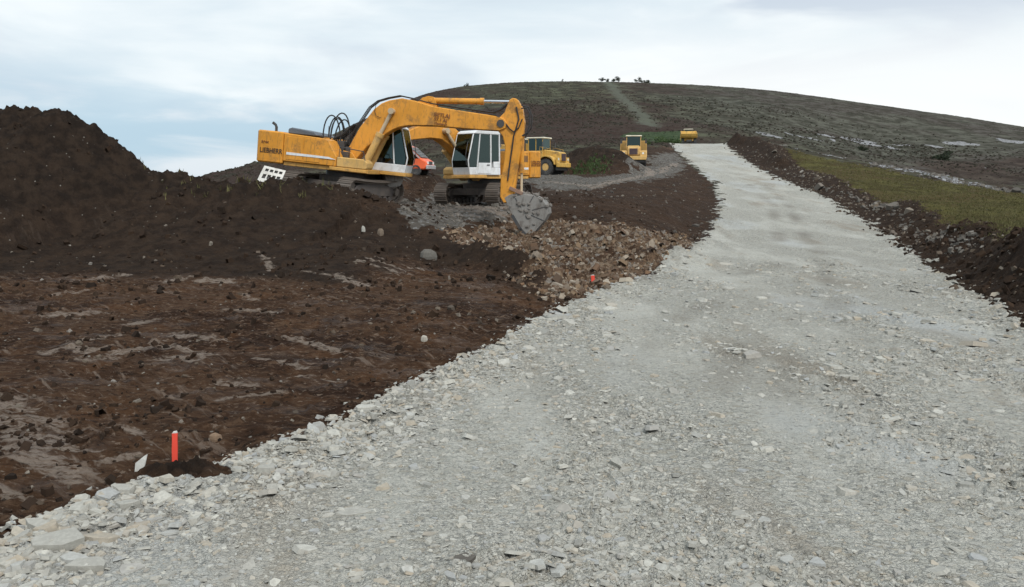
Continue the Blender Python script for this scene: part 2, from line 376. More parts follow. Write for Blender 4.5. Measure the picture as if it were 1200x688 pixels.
s0, s1 = hit(300, 400), hit(400, 432); SCR = math.atan2(s1[1]-s0[1], s1[0]-s0[0])
def ground_material():
    g = NT_('ground_surface'); P = g.pos()
    a = g.attr('zone_a'); A = g.sep(a.outputs['Color']); plat = a.outputs['Alpha']
    b = g.attr('zone_b'); B = g.sep(b.outputs['Color']); rock_pth = b.outputs['Alpha']
    c = g.attr('zone_c'); Cc = g.sep(c.outputs['Color'])
    fine = g.noise(P, 14, 4, .65); med = g.noise(P, 2.2, 5, .65); broad = g.noise(P, .35, 4, .6)
    def m(w, k=.5, lo=.42, hi=.58, nz=med):      # irregular edge on a soft mask
        return g.ss(g.math('ADD', w, g.math('MULTIPLY', g.math('SUBTRACT', nz, .5), k)), lo, hi)
    # heath
    h1 = g.noise(g.map(P, (.016,.010,.03)), 1, 6, .62, .4); h2 = g.noise(P, .16, 6, .7); h3 = g.noise(P, 1.3, 3, .7)
    heath = g.mix(g.ss(h1, .44, .6), (.043,.028,.023), (.048,.045,.032))
    heath = g.mix(g.ss(h2, .47, .62), heath, g.mix(g.ss(h1, .45, .55), (.050,.037,.031), (.088,.092,.060)))
    heath = g.mix(g.math('MULTIPLY', g.ss(h2, .46, .38), .6), heath, (.028,.031,.023))
    heath = g.mix(g.math('MULTIPLY', g.ss(h3, .5, .75), .35), heath, (.12,.11,.09))
    # right-hand part of the slope is greener and paler
    xs = g.n('ShaderNodeSeparateXYZ'); g.l(P, xs.inputs[0])
    rt = g.ss(g.math('ADD', xs.outputs[0], g.math('MULTIPLY', h1, 120)), 90, 190)
    heath = g.mix(g.math('MULTIPLY', rt, .55), heath, g.mix(g.ss(h2, .4, .62), (.045,.046,.035), (.115,.112,.10)))
    heath = g.mix(g.math('MULTIPLY', c.outputs['Alpha'], .8), heath, g.mix(g.ss(h2, .4, .6), (.034,.023,.019), (.062,.045,.036)))
    # field of short grass
    f = g.mix(g.ss(g.noise(g.map(P, (1,.5,1)), .5, 5, .65), .38, .64), (.050,.041,.017), (.098,.088,.032))
    f = g.mix(g.math('MULTIPLY', g.ss(g.noise(P, .13, 4, .6), .42, .60), .8), f, (.078,.056,.026))
    f = g.mix(g.math('MULTIPLY', g.ss(fine, .5, .75), .5), f, (.14,.13,.06))
    # peat
    pe = g.mix(g.ss(broad, .38, .62), (.036,.0205,.014), (.076,.043,.026))
    pe = g.mix(g.ss(g.noise(P, .9, 4, .6), .50, .68), pe, (.088,.046,.025))
    pe = g.mix(g.math('MULTIPLY', g.ss(g.noise(g.map(P, (.6,1.8,1)), 5, 5, .7), .56, .72), .5), pe, (.11,.078,.058))
    tn = g.noise(g.map(P, (1.3,3.2,1)), 3.5, 6, .75, .3); pe = g.mix(g.math('MULTIPLY', g.ss(tn, .52, .60), .75), pe, (.125,.078,.050)); pe = g.mix(g.math('MULTIPLY', g.ss(tn, .46, .38), .7), pe, (.015,.010,.008))
    pe = g.mix(g.math('MULTIPLY', g.ss(g.noise(g.map(P, (1,2.2,1)), 9, 4, .7), .58, .66), .7), pe, (.25,.19,.145))
    pe = g.mix(Cc[1], pe, g.mix(g.ss(med, .35, .65), (.022,.0165,.0135), (.043,.030,.022)))   # heaped spoil, and shade painted on the near mound's face
    wet = g.ss(g.noise(g.map(P, (.7,1.5,1)), 1.1, 5, .65), .5, .64)
    # little pale stones in the soil
    vs = g.vor(g.map(P, (1,1,.6)), 7.); st = g.math('MULTIPLY', g.ss(vs.outputs['Distance'], .17, .10), g.ss(g.sep(vs.outputs['Color'])[0], .86, .88))
    pe = g.mix(st, pe, (.26,.24,.21))
    # grey working platform
    vp = g.vor(P, 9.); gp = g.mix(g.ss(med, .35, .65), (.070,.061,.052), (.130,.118,.103)); gp = g.mix(g.math('MULTIPLY', g.ss(g.sep(vp.outputs['Color'])[0], .6, .95), .6), gp, (.24,.24,.235))
    # clay and broken rock
    vc = g.vor(g.map(P, (1,1,1.4)), 6.); vr = g.sep(vc.outputs['Color'])
    cl = g.mix(g.ss(g.noise(P, .8, 5, .7), .36, .64), (.060,.036,.024), (.16,.105,.068))
    cl = g.mix(g.math('MULTIPLY', g.ss(vr[0], .55, .9), .7), cl, (.28,.215,.155)); cl = g.mix(g.math('MULTIPLY', g.ss(vr[1], .8, .9), .6), cl, (.32,.30,.27))
    cl = g.mix(g.math('MULTIPLY', g.ss(fine, .5, .36), .7), cl, (.045,.030,.021))
    # road metal
    v1 = g.vor(g.map(P, (1,1.35,1)), 13.); v2 = g.vor(g.map(P, (1,1.3,1)), 34.); c1 = g.sep(v1.outputs['Color']); c2 = g.sep(v2.outputs['Color'])
    ro = g.mix(g.ss(c1[0], .0, 1.), (.385,.375,.325), (.52,.50,.44))
    ro = g.mix(g.math('MULTIPLY', g.ss(c2[0], .3, 1.), .45), ro, (.55,.55,.505))
    ro = g.mix(g.math('MULTIPLY', g.ss(c2[1], .78, .95), .65), ro, (.15,.155,.155))
    ro = g.mix(g.math('MULTIPLY', g.ss(c1[1], .8, .95), .5), ro, (.36,.31,.23))
    du = g.ss(g.noise(g.map(P, (1,.3,1)), .6, 5, .62), .42, .62)              # fines between the stones
    ro = g.mix(g.math('MULTIPLY', du, .55), ro, g.mix(g.ss(g.noise(P,.8,3,.6), .4, .6), (.40,.39,.345), (.46,.455,.41)))
    ro = g.mix(g.math('MULTIPLY', g.ss(g.noise(g.map(P, (1,.22,1)), .55, 6, .62), .52, .68), .7), ro, (.33,.285,.225))
    ro = g.mix(g.math('MULTIPLY', g.ss(g.noise(g.map(P, (1,.3,1)), .3, 4, .6), .52, .7), .35), ro, (.37,.41,.45))
    ro = g.mix(g.math('MULTIPLY', g.ss(fine, .46, .32), .6), ro, (.13,.13,.12))
    ro = g.mix(g.math('MULTIPLY', Cc[2], .75), ro, (.235,.215,.18))               # wheel tracks
    ro = g.mix(g.math('MULTIPLY', g.ss(g.noise(P, 55, 3, .7), .52, .7), .35), ro, (.55,.56,.52))
    cr_ = g.math('MULTIPLY', g.math('SUBTRACT', 1., g.ss(g.vor(g.map(P, (1,1.35,1)), 13., 'DISTANCE_TO_EDGE').outputs[0], 0, .07)), g.math('SUBTRACT', .30, g.math('MULTIPLY', du, .25)))
    ro = g.mix(cr_, ro, (.12,.118,.11))  # crevice darkness between the stones mixed into the colour
    col = heath
    col = g.mix(m(B[3] if False else rock_pth, .8, .45, .6, h2), col, g.mix(g.ss(h3, .35, .6), (.10,.10,.095), (.31,.31,.32)))
    col = g.mix(g.math('MULTIPLY', B[2], .8), col, (.105,.112,.088))
    col = g.mix(m(Cc[0], .7, .4, .6, h2), col, g.mix(g.ss(h3, .4, .6), (.032,.050,.025), (.060,.082,.042)))
    col = g.mix(m(B[0]), col, f)
    col = g.mix(m(A[1]), col, pe)
    pm = g.math('MULTIPLY', m(plat), m(A[1])); col = g.mix(pm, col, gp)
    cm = g.math('MULTIPLY', m(A[2], .8), m(A[1])); col = g.mix(cm, col, cl)
    pa = g.math('MULTIPLY', m(B[1], 1.1, .3, 1.05, g.noise(g.map(P, (.8,2.5,1)), 6, 5, .7)), m(A[1])); pa = g.math('MULTIPLY', pa, g.ss(g.noise(g.map(P, (1,3.2,1)), 9, 4, .7), .36, .52)); col = g.mix(g.math('MULTIPLY', pa, .72), col, (.31,.255,.21))
    sv = g.map(g.map(P, (1,1,1), (0,0,-SCR)), (.35,4.5,1)); sg = g.math('MULTIPLY', g.ss(g.noise(sv, 1.3, 6, .66, .25), .56, .66), g.ss(g.noise(P, .32, 3, .6), .46, .60))
    sg = g.math('MULTIPLY', g.math('MULTIPLY', sg, m(A[1])), g.math('SUBTRACT', 1., Cc[1])); sg = g.math('MULTIPLY', sg, g.math('SUBTRACT', 1., g.math('MAXIMUM', A[2], plat)))
    col = g.mix(g.math('MULTIPLY', sg, .6), col, (.26,.205,.165))
    rm = m(A[0], .45, .42, .58, fine); col = g.mix(rm, col, ro)
    pr = g.math('MULTIPLY', g.math('MULTIPLY', m(A[1]), wet), g.math('SUBTRACT', 1., Cc[1]))
    rough = g.math('SUBTRACT', .92, g.math('MULTIPLY', pr, .34))
    # bump
    e1 = g.ss(g.vor(g.map(P, (1,1.35,1)), 13., 'DISTANCE_TO_EDGE').outputs[0], 0, .10); e2 = g.ss(g.vor(g.map(P, (1,1.3,1)), 34., 'DISTANCE_TO_EDGE').outputs[0], 0, .14)
    hr = g.math('ADD', g.math('MULTIPLY', g.math('ADD', g.math('MULTIPLY', e1, .5), g.math('MULTIPLY', c1[2], 1.)), .55), g.math('ADD', g.math('MULTIPLY', e2, .25), g.math('MULTIPLY', c2[2], .45)))
    hr = g.math('MULTIPLY', hr, g.math('SUBTRACT', 1., g.math('MULTIPLY', du, .6)))
    hs = g.math('ADD', g.math('MULTIPLY', g.noise(P, 7, 8, .78), 2.8), g.math('MULTIPLY', fine, .9))
    h = g.mix(rm, g.math('MULTIPLY', hs, 1.), g.math('ADD', hr, g.math('MULTIPLY', g.noise(P, 60, 4, .7), .5)))
    g.bump(h, .9, .035)
    m_ = g.fin(col, rough, 0., .32); g.l(g.math('ADD', .04, g.math('ADD', g.math('MULTIPLY', rm, .22), g.math('MULTIPLY', pr, .10))), g.b.inputs['Specular IOR Level']); return m_
GM = ground_material()

def tag(o, label=None, cat=None, group=None, kind=None):
    for k, v in (('label', label), ('category', cat), ('group', group), ('kind', kind)):
        if v: o[k] = v
    return o
def mesh_np(name, V, faces_flat, nper, mat, smooth=False, parent=None):
    me = bpy.data.meshes.new(name); V = np.ascontiguousarray(V, np.float32)
    nf = len(faces_flat)//nper if isinstance(nper, int) else len(nper)
    me.vertices.add(len(V)); me.vertices.foreach_set('co', V.ravel())
    me.loops.add(len(faces_flat)); me.loops.foreach_set('vertex_index', np.ascontiguousarray(faces_flat, np.int32))
    me.polygons.add(nf)
    ls = np.arange(nf, dtype=np.int32)*nper if isinstance(nper, int) else np.concatenate([[0], np.cumsum(nper)[:-1]]).astype(np.int32)
    me.polygons.foreach_set('loop_start', ls)
    me.update(calc_edges=True)
    me.polygons.foreach_set('use_smooth', np.full(nf, smooth))
    if mat: me.materials.append(mat)
    o = bpy.data.objects.new(name, me); COL.objects.link(o)
    if parent: o.parent = parent
    return o
# wheel tracks along the road
trk = np.zeros_like(xf)
for px in ([(700,688),(800,520),(880,400),(920,300),(905,240),(860,200)], [(1010,688),(1010,520),(990,400),(960,300),(925,240),(880,200)], [(480,560),(690,440),(860,340),(905,300)],[(860,640),(905,520),(930,420),(935,320)]):
    d, _ = polydist(GX[near], GY[near], [(*q, 0) for q in unp(px)]); trk[near] = np.maximum(trk[near], np.exp(-(d/.38)**2))
trk *= sstep(-.35, .5, fbm(xf*.35, yf*.22, 4, 900))*sstep(7, 13, RR)
trk = np.maximum(trk, np.exp(-(np.maximum(dR, 0)/.55)**2)*sstep(-.1, .5, fbm(xf*.7, yf*.5, 4, 910, .6))*(dR > -.5)*(RR < 75)*(GX < 6+.04*GY))
za = np.stack([wRoad, wPeat, wClay, wPlat], -1); zb = np.stack([wField, pale, wPath, wRock*wild], -1)
zc = np.stack([wGreen, np.clip(np.maximum(np.maximum(heapw*(1-.6*wClay), np.maximum(wDark*.9, np.maximum(.85*wBank*(GX > 3)*(1-wDig), .6*sstep(28, 36, GY)*(GX > -6)*(1-wClay)*(RR < 120)))), mm*1.2), 0, 1), trk, wBrown*wild], -1)
zone = np.zeros(GX.shape, int)             # 0 hill, 1 ground, 2 road, 3 field, 4.. heaps
zone[wild > .5] = 0; zone[(wPeat > .5)] = 1; zone[wField > .5] = 3; zone[wRoad > .5] = 2
zone[(RR > 140) & (zone != 2)] = 0; zone[(RR < 12) & (zone == 0)] = 1; zone[(RR < 60) & (zone == 0) & (GX < 0)] = 1
def near_ridge(i, w, hmin=.3):
    d, _ = polydist(GX, GY, RIDGES[i][0]); return (d < w) & ((GZ-base_z_full) > hmin)
base_z_full = base_z(GX, GY)
zone[near_ridge(0, 9.5, .45) & (zone == 1)] = 4
zone[near_ridge(1, 5., .35) & (zone == 1) & (GY > 20)] = 4
zone[((xf-mx)/.5)**2 + ((yf-my)/.3)**2 < 1] = 5
zone[near_ridge(4, 6, .5) & (zone != 2)] = 6
zone[(S(dClay + edge*1.1, .5) > .5) & (zone == 1)] = 7
fz = zone[:-1,:-1]
idx = np.arange(NR*NT).reshape(NR, NT)
q = np.stack([idx[:-1,:-1], idx[:-1,1:], idx[1:,1:], idx[1:,:-1]], -1)[..., ::-1]
VALL = np.stack([GX, GY, GZ], -1).reshape(-1, 3)
names = {0: ('hill', 'structure'), 1: ('ground', 'structure'), 2: ('road', 'structure'), 3: ('field', 'structure'), 4: ('spoil_heap', None), 5: ('earth_mound', None), 6: ('earth_bank', None), 7: ('rubble_heap', None)}
for k, (nm, kd) in names.items():
    Fk = q[fz == k].reshape(-1, 4); used, inv = np.unique(Fk.ravel(), return_inverse=True)
    o = mesh_np(nm, VALL[used], inv, 4, GM, smooth=True)
    if kd: o['kind'] = kd
    for an, arr in (('zone_a', za), ('zone_b', zb), ('zone_c', zc)):
        at = o.data.attributes.new(an, 'FLOAT_COLOR', 'POINT'); at.data.foreach_set('color', np.ascontiguousarray(arr.reshape(-1, 4)[used], np.float32).ravel())
    if nm == 'spoil_heap': tag(o, 'long dark heap of stripped peat rising to a double peak beside the digger', 'dirt heap')
    if nm == 'earth_mound': tag(o, 'small dark clump of soil round the foot of the orange stake', 'dirt mound')
    if nm == 'earth_bank': tag(o, 'low brown earth bank between the two yellow dump trucks', 'dirt mound')
    if nm == 'rubble_heap': tag(o, 'orange brown heap of clay and broken rock along the road edge below the bucket', 'rubble heap')
del VALL, q

# ------------------------------------------------------------------ stones
def stone_mat(name, cols, rough=.85):
    g = NT_(name); rnd = g.n('ShaderNodeNewGeometry').outputs['Random Per Island']
    r = g.n('ShaderNodeValToRGB'); r.color_ramp.interpolation = 'LINEAR'; el = r.color_ramp.elements
    while len(el) < len(cols): el.new(.5)
    for i, c in enumerate(cols): el[i].position = i/(len(cols)-1); el[i].color = (*c, 1)
    g.l(rnd, r.inputs[0]); P = g.pos()
    col = g.mix(g.math('MULTIPLY', g.ss(g.noise(P, 22, 5, .7), .35, .6), .35), r.outputs[0], (.20,.19,.17) if cols[0][0] > .2 else tuple(.5*sum(c[i] for c in cols)/len(cols) for i in range(3)), 'MIX')
    g.bump(g.noise(P, 40, 5, .7), .5, .01)
    return g.fin(col, rough, 0., .3 if cols[0][0] > .2 else .06)
SLATE = stone_mat('slate_chip', [(.27,.265,.24),(.45,.435,.385),(.385,.375,.335),(.53,.515,.455),(.36,.37,.365),(.42,.36,.275),(.47,.455,.405)])
SOILROCK = stone_mat('soil_stone', [(.06,.045,.035),(.10,.075,.055),(.16,.13,.10),(.05,.036,.027),(.26,.23,.19),(.09,.06,.04),(.30,.28,.25)])
CLAYROCK = stone_mat('clay_stone', [(.165,.108,.065),(.26,.185,.12),(.08,.05,.035),(.36,.305,.24),(.20,.12,.07),(.13,.085,.06),(.12,.075,.05),(.44,.39,.32)])
DIRT = stone_mat('dirt_clod', [(.030,.021,.016),(.05,.032,.022),(.022,.017,.014),(.065,.042,.028)], .95)
PALESLATE = stone_mat('pale_slate_flake', [(.50,.50,.47),(.54,.54,.50)])
GREYROCK = stone_mat('grey_stone', [(.14,.125,.108),(.22,.20,.175),(.10,.09,.08),(.18,.17,.15)])
def flakes(name, x, y, size, thick, mat, tilt=.35, sink=.3, k=6, label=None):
    n = len(x); z = tz(x, y); ang = np.sort(rng.random((n, k))*.75 + np.arange(k)[None]*1.0, 1)*2*math.pi/k
    asp = rng.uniform(.38, .95, n)[:,None]; rad = rng.uniform(.62, 1.15, (n, k))
    px = np.cos(ang)*rad; py = np.sin(ang)*rad*asp
    top = np.stack([px*.86, py*.86, np.full_like(px, .5)*1 + rng.uniform(-.12,.12,(n,k))], -1); bot = np.stack([px, py, np.full_like(px, -.6)], -1)
    L = np.concatenate([top, bot], 1)*size[:,None,None]
    th = (thick if np.ndim(thick) else np.full(n, thick))[:,None]; L[...,2] *= th*2
    rz = rng.random(n)*6.283; ax = rng.normal(0, tilt, n); ay = rng.normal(0, tilt, n)
    c, s = np.cos(ax)[:,None], np.sin(ax)[:,None]; L[...,1], L[...,2] = L[...,1]*c-L[...,2]*s, L[...,1]*s+L[...,2]*c
    c, s = np.cos(ay)[:,None], np.sin(ay)[:,None]; L[...,0], L[...,2] = L[...,0]*c+L[...,2]*s, -L[...,0]*s+L[...,2]*c
    c, s = np.cos(rz)[:,None], np.sin(rz)[:,None]; L[...,0], L[...,1] = L[...,0]*c-L[...,1]*s, L[...,0]*s+L[...,1]*c
    L[...,0] += x[:,None]; L[...,1] += y[:,None]; L[...,2] += (z + size*th[:,0]*(1-2*sink))[:,None]
    V = L.reshape(-1, 3); o = np.arange(n)[:,None]*2*k
    tops = (o + np.arange(k)[None]); sides = np.stack([np.stack([o[:,0]+i, o[:,0]+k+i, o[:,0]+k+(i+1)%k, o[:,0]+(i+1)%k], -1) for i in range(k)], 1)
    fl = np.concatenate([np.concatenate([tops, sides.reshape(n, -1)], 1)], 1).ravel()
    cnt = np.tile(np.array([k]+[4]*k, np.int32), n)
    ob = mesh_np(name, V, fl, cnt, mat)
    return tag(ob, kind='stuff', label=label)
def scatter(n, r0, r1, a0, a1, keep):
    r = np.exp(rng.uniform(math.log(r0), math.log(r1), n)); a = R(a0) + rng.random(n)*(R(a1)-R(a0))
    x = r*np.sin(a); y = r*np.cos(a); k = keep(x, y, r); m = rng.random(n) < k; return x[m], y[m], r[m]
roughmap = fbm(xf*.55, yf*.3, 4, 77)
def kroad(x, y, r):
    w = samp(wRoad, x, y)*(samp(mm, x, y) < .1); e = samp(dR, x, y); rg = samp(roughmap, x, y)
    return w*np.clip(.10 + .9*sstep(-.1, .45, rg) + .9*np.exp(-np.abs(e)/.45) + .25*sstep(9,5,r), 0, 1)
x, y, r = scatter(80000, 4.2, 30, -38, 38, kroad)
sz = np.clip(rng.lognormal(-3.9, .6, len(x)), .010, .15)*np.clip(r/9, .8, 1.9)
flakes('gravel', x, y, sz, rng.uniform(.06, .22, len(x)), SLATE, .20, .3)
x, y, r = scatter(36000, 4.3, 60, -38, 38, lambda x, y, r: np.exp(-((samp(dR, x, y)-.05)/.22)**2)*(samp(mm, x, y) < .1))
sz = np.clip(rng.lognormal(-3.35, .6, len(x)), .012, .17)*np.clip(r/14, .75, 1.4)
flakes('gravel', x, y, sz, rng.uniform(.07, .26, len(x)), SLATE, .33, .25)
x, y, r = scatter(26000, 6, 46, -38, 38, lambda x, y, r: (samp(mm, x, y) < .05)*samp(wPeat, x, y)*(1-samp(wClay, x, y))*(.10 + .5*sstep(.0,.6,samp(n1, x, y)) + .5*samp((dBank > -1).astype(float), x, y)*(x > 3)))
sz = np.clip(rng.lognormal(-3.4, .45, len(x)), .012, .085)*np.clip(r/14, .8, 1.8)
flakes('dirt_clods', x, y, sz, rng.uniform(.4, .8, len(x)), DIRT, .5, .3)
x, y, r = scatter(5500, 6, 60, -38, 38, lambda x, y, r: samp(wPeat, x, y)*(1-samp(wClay, x, y))*(.12+.6*sstep(.1,.7,samp(nrag, x, y)))*np.clip(1.2-samp(heapw, x, y), .12, 1))
sz = np.clip(rng.lognormal(-3.5, .5, len(x)), .012, .08)*np.clip(r/14, .7, 1.7)
flakes('stones', x, y, sz, rng.uniform(.25, .6, len(x)), SOILROCK, .4, .3)
x, y, r = scatter(60000, 17, 48, -10, 25, lambda x, y, r: samp(wClay, x, y)*samp(wPeat, x, y)*(.25+.6*sstep(-.2,.4,samp(nrag, x, y))))
sz = np.clip(rng.lognormal(-3.2, .6, len(x)), .02, .26)
flakes('rubble', x, y, sz, rng.uniform(.2, .6, len(x)), CLAYROCK, .6, .25)
x, y, r = scatter(50000, 28, 110, -8, 22, lambda x, y, r: samp(wPeat, x, y)*(1-samp(wClay, x, y))*(.02+.35*samp(wPlat, x, y)+.16*sstep(.1,.6,samp(nrag, x, y)))*(samp(dR, x, y) < 0)*.6)
sz = np.clip(rng.lognormal(-2.95, .5, len(x)), .03, .25)
flakes('stones', x, y, sz, rng.uniform(.2, .5, len(x)), GREYROCK, .4, .3)
x, y, r = scatter(70000, 4.3, 16, -38, 8, lambda x, y, r: np.exp(-((samp(dR, x, y)-.3)/.6)**2)*(samp(dR, x, y) > -.1)*(samp(mm, x, y) < .1)*.75)
sz = np.clip(rng.lognormal(-3.65, .55, len(x)), .012, .13)
flakes('gravel', x, y, sz, rng.uniform(.07, .22, len(x)), SLATE, .26, .25)
# heather and low growth on the far slopes
HEATH = stone_mat('heather_clump', [(.036,.027,.024),(.050,.040,.032),(.045,.048,.033),(.034,.032,.026),(.070,.069,.052),(.055,.040,.035)], .95)
x, y, r = scatter(60000, 110, 500, -26, 36, lambda x, y, r: samp(wild, x, y)*(1-samp(wPath, x, y))*np.clip(.15+sstep(-.3,.5,samp(fb, x, y)), 0, 1)*.6)
flakes('heather', x, y, rng.uniform(.18, .5, len(x))*np.clip(r/260, .55, 1.3)*(1-.5*sstep(380, 440, r)), rng.uniform(.2, .45, len(x)), HEATH, .25, .3)
# bank along the right of the road
x, y, r = scatter(90000, 9, 130, 8, 40, lambda x, y, r: samp((dBank > -.5).astype(float), x, y)*samp(wPeat, x, y)*.28*(.25+.75*sstep(25, 60, r)))
sz = np.clip(rng.lognormal(-3.1, .6, len(x)), .02, .4)*np.clip(r/40, .55, 1.6)
flakes('stones', x, y, sz, rng.uniform(.25, .6, len(x)), SOILROCK, .5, .3)
x, y, r = scatter(60000, 30, 140, 15, 36, lambda x, y, r: samp(wRock, x, y)*samp(wild, x, y)*.6 + .12*samp(((dF > -.4) & (dF < .4)).astype(float), x, y)*(x > 8)*(r > 28))
sz = np.clip(rng.lognormal(-2.4, .5, len(x)), .06, .5)
flakes('stones', x, y, sz, rng.uniform(.2, .5, len(x)), GREYROCK, .4, .3)

# ------------------------------------------------------------------ sky and sun
wd = bpy.data.worlds.new('World'); scene.world = wd; wd.use_nodes = True; t = wd.node_tree; t.nodes.clear()
class W_(NT_):
    def __init__(s, t): s.t = t
w = W_(t)
out = w.n('ShaderNodeOutputWorld'); bg = w.n('ShaderNodeBackground'); w.l(bg.outputs[0], out.inputs[0]); bg.inputs[1].default_value = .1
SE, SR = R(48), R(150)
sky = w.n('ShaderNodeTexSky', sky_type='NISHITA'); sky.sun_disc = False; sky.sun_elevation = SE; sky.sun_rotation = SR; sky.air_density = 1.; sky.dust_density = 1.5
tc = w.n('ShaderNodeTexCoord').outputs['Generated']; sx = w.n('ShaderNodeSeparateXYZ'); w.l(tc, sx.inputs[0])
zc_ = sx.outputs[2]; 
cn = w.noise(w.map(tc, (1.6,1.6,7.0)), 1.7, 6, .52, .35); cn2 = w.noise(w.map(tc, (1.,1.,4.5), (0,0,1.1)), 2.6, 5, .5, .5)
cn3 = w.noise(w.map(tc, (2.2,2.2,11.), (0,0,2.)), 2.2, 6, .55, .3)
cloud = w.mix(w.ss(cn, .36, .62), (6.7,7.65,8.25), (8.5,9.05,9.25))
xr = w.ss(sx.outputs[0], -.15, .35)
cloud = w.mix(w.math('MULTIPLY', w.ss(cn2, .45, .60), w.math('ADD', .45, w.math('MULTIPLY', xr, .6))), cloud, (5.5,6.3,7.2))
band = w.math('MULTIPLY', w.ss(zc_, .22, .10), w.ss(sx.outputs[0], -.1, .2)); cloud = w.mix(w.math('MULTIPLY', band, .8), cloud, (9.5,9.6,9.5))
blue = w.math('MULTIPLY', w.math('MULTIPLY', w.ss(zc_, .15, .05), w.ss(sx.outputs[0], .08, -.16)), w.ss(cn3, .36, .6))
cloud = w.mix(w.math('MULTIPLY', blue, .8), cloud, (3.9,5.7,7.0))
col = w.mix(.94, sky.outputs[0], cloud)
w.l(col, bg.inputs[0])
sd = bpy.data.lights.new('sun', 'SUN'); so = bpy.data.objects.new('sun', sd); COL.objects.link(so); sd.energy = 1.9; sd.angle = R(14); sd.color = (1., .97, .92)
so.rotation_euler = (math.pi/2-SE, 0, math.pi - SR) 
dirv = Vector((math.sin(SR)*math.cos(SE), math.cos(SR)*math.cos(SE), math.sin(SE)))
so.rotation_euler = dirv.to_track_quat('Z', 'Y').to_euler()
vs = scene.view_settings; vs.view_transform = 'Standard'; vs.look = 'None'; vs.exposure = .17; vs.gamma = 1; vs.use_curve_mapping = False
scene.cycles.max_bounces = 5; scene.cycles.diffuse_bounces = 2; scene.cycles.glossy_bounces = 3; scene.cycles.transmission_bounces = 4
scene.cycles.transparent_max_bounces = 6
try:
    scene.cycles.use_adaptive_sampling = True; scene.cycles.adaptive_threshold = .02; scene.cycles.use_denoising = True; scene.cycles.denoiser = 'OPENIMAGEDENOISE'
except Exception: pass
# ------------------------------------------------------------------ machine materials
def paint(name, col, rough=.45, dirt=.5, dcol=(.12,.085,.06), metal=0.):
    g = NT_(name); P = g.obj()
    d = g.noise(P, 1.7, 6, .7); d2 = g.noise(g.map(P, (6,6,1.2)), 1.6, 4, .7)
    fade = g.mix(g.ss(g.noise(P, .9, 3, .6), .35, .65), col, tuple(min(1, c*1.16+.012) for c in col))
    f = g.math('MULTIPLY', g.math('MAXIMUM', g.ss(d, .50, .68), g.math('MULTIPLY', g.ss(d2, .52, .66), .6)), dirt)
    c = g.mix(f, fade, dcol); rr_ = g.math('ADD', rough, g.math('MULTIPLY', f, .4))
    return g.fin(c, rr_, metal, .4)
YEL = paint('machine_yellow_paint', (.66,.285,.03), .42, .72, (.19,.11,.05)); YEL2 = paint('faded_yellow_paint', (.60,.36,.075), .55, .8, (.20,.14,.08))
YELD = paint('dusty_yellow_paint', (.60,.37,.12), .6, .6, (.25,.2,.14))
WHT = paint('white_paint', (.72,.74,.75), .4, .35, (.35,.31,.26)); CREAM = paint('cream_paint', (.70,.66,.52), .5, .4, (.3,.26,.2))
DKG = paint('dark_grey_steel', (.045,.047,.05), .5, .4); YELD2 = paint('deck_paint', (.60,.33,.08), .5, .6); TAN = paint('dusty_rod', (.50,.40,.27), .4, .3, (.3,.22,.14)); HOOD = paint('blue_grey_hood', (.095,.11,.13), .5, .4, (.2,.18,.16)); BLK = paint('black_rubber', (.02,.02,.021), .6, .35, (.09,.08,.07))
TRK = paint('worn_track_steel', (.16,.135,.115), .55, .7, (.20,.165,.135), .3); TRF = paint('muddy_track_frame', (.07,.06,.055), .7, .7, (.16,.13,.105))
MUD = paint('dried_mud', (.17,.155,.14), .95, .6, (.10,.085,.07)); CHR = paint('chrome_rod', (.75,.77,.8), .15, .05, metal=.9); BKT = paint('muddy_bucket_steel', (.22,.21,.195), .7, .9, (.12,.10,.085), .05); RST = paint('rusty_linkage', (.22,.13,.09), .7, .6, (.33,.25,.2))
TYR = paint('dusty_tyre', (.035,.035,.036), .85, .8, (.16,.15,.135)); ORG = paint('orange_paint', (.80,.13,.04), .4, .2); RED = paint('fluorescent_orange_paint', (.78,.075,.045), .7, .3, (.3,.1,.06))
BLKT = paint('black_lettering', (.03,.022,.018), .6, .1); BRNT = paint('brown_lettering', (.20,.075,.02), .6, .2); SLV = paint('silver_trim', (.55,.55,.55), .3, .2, metal=.6); PLT = paint('dirty_white_plate', (.62,.61,.57), .6, .5, (.3,.27,.23))
LMP = paint('lamp_lens', (.8,.8,.75), .1, .1); GRL = paint('dark_red_grille', (.10,.05,.06), .5, .4, (.2,.17,.15))
def glass(name, col=(.55,.68,.66)):
    g = NT_(name); tr = g.n('ShaderNodeBsdfTransparent'); tr.inputs[0].default_value = (*col, 1); gl = g.n('ShaderNodeBsdfGlossy'); gl.inputs['Roughness'].default_value = .06; gl.inputs[0].default_value = (.48,.66,.64,1)
    fr = g.n('ShaderNodeFresnel'); fr.inputs[0].default_value = 1.5; mx_ = g.n('ShaderNodeMixShader'); g.l(g.math('ADD', g.math('MULTIPLY', fr.outputs[0], 1.), .06), mx_.inputs[0]); g.l(tr.outputs[0], mx_.inputs[1]); g.l(gl.outputs[0], mx_.inputs[2]); g.l(mx_.outputs[0], g.out.inputs[0]); return g.m
GLS = glass('cab_glass', (.15,.23,.22))

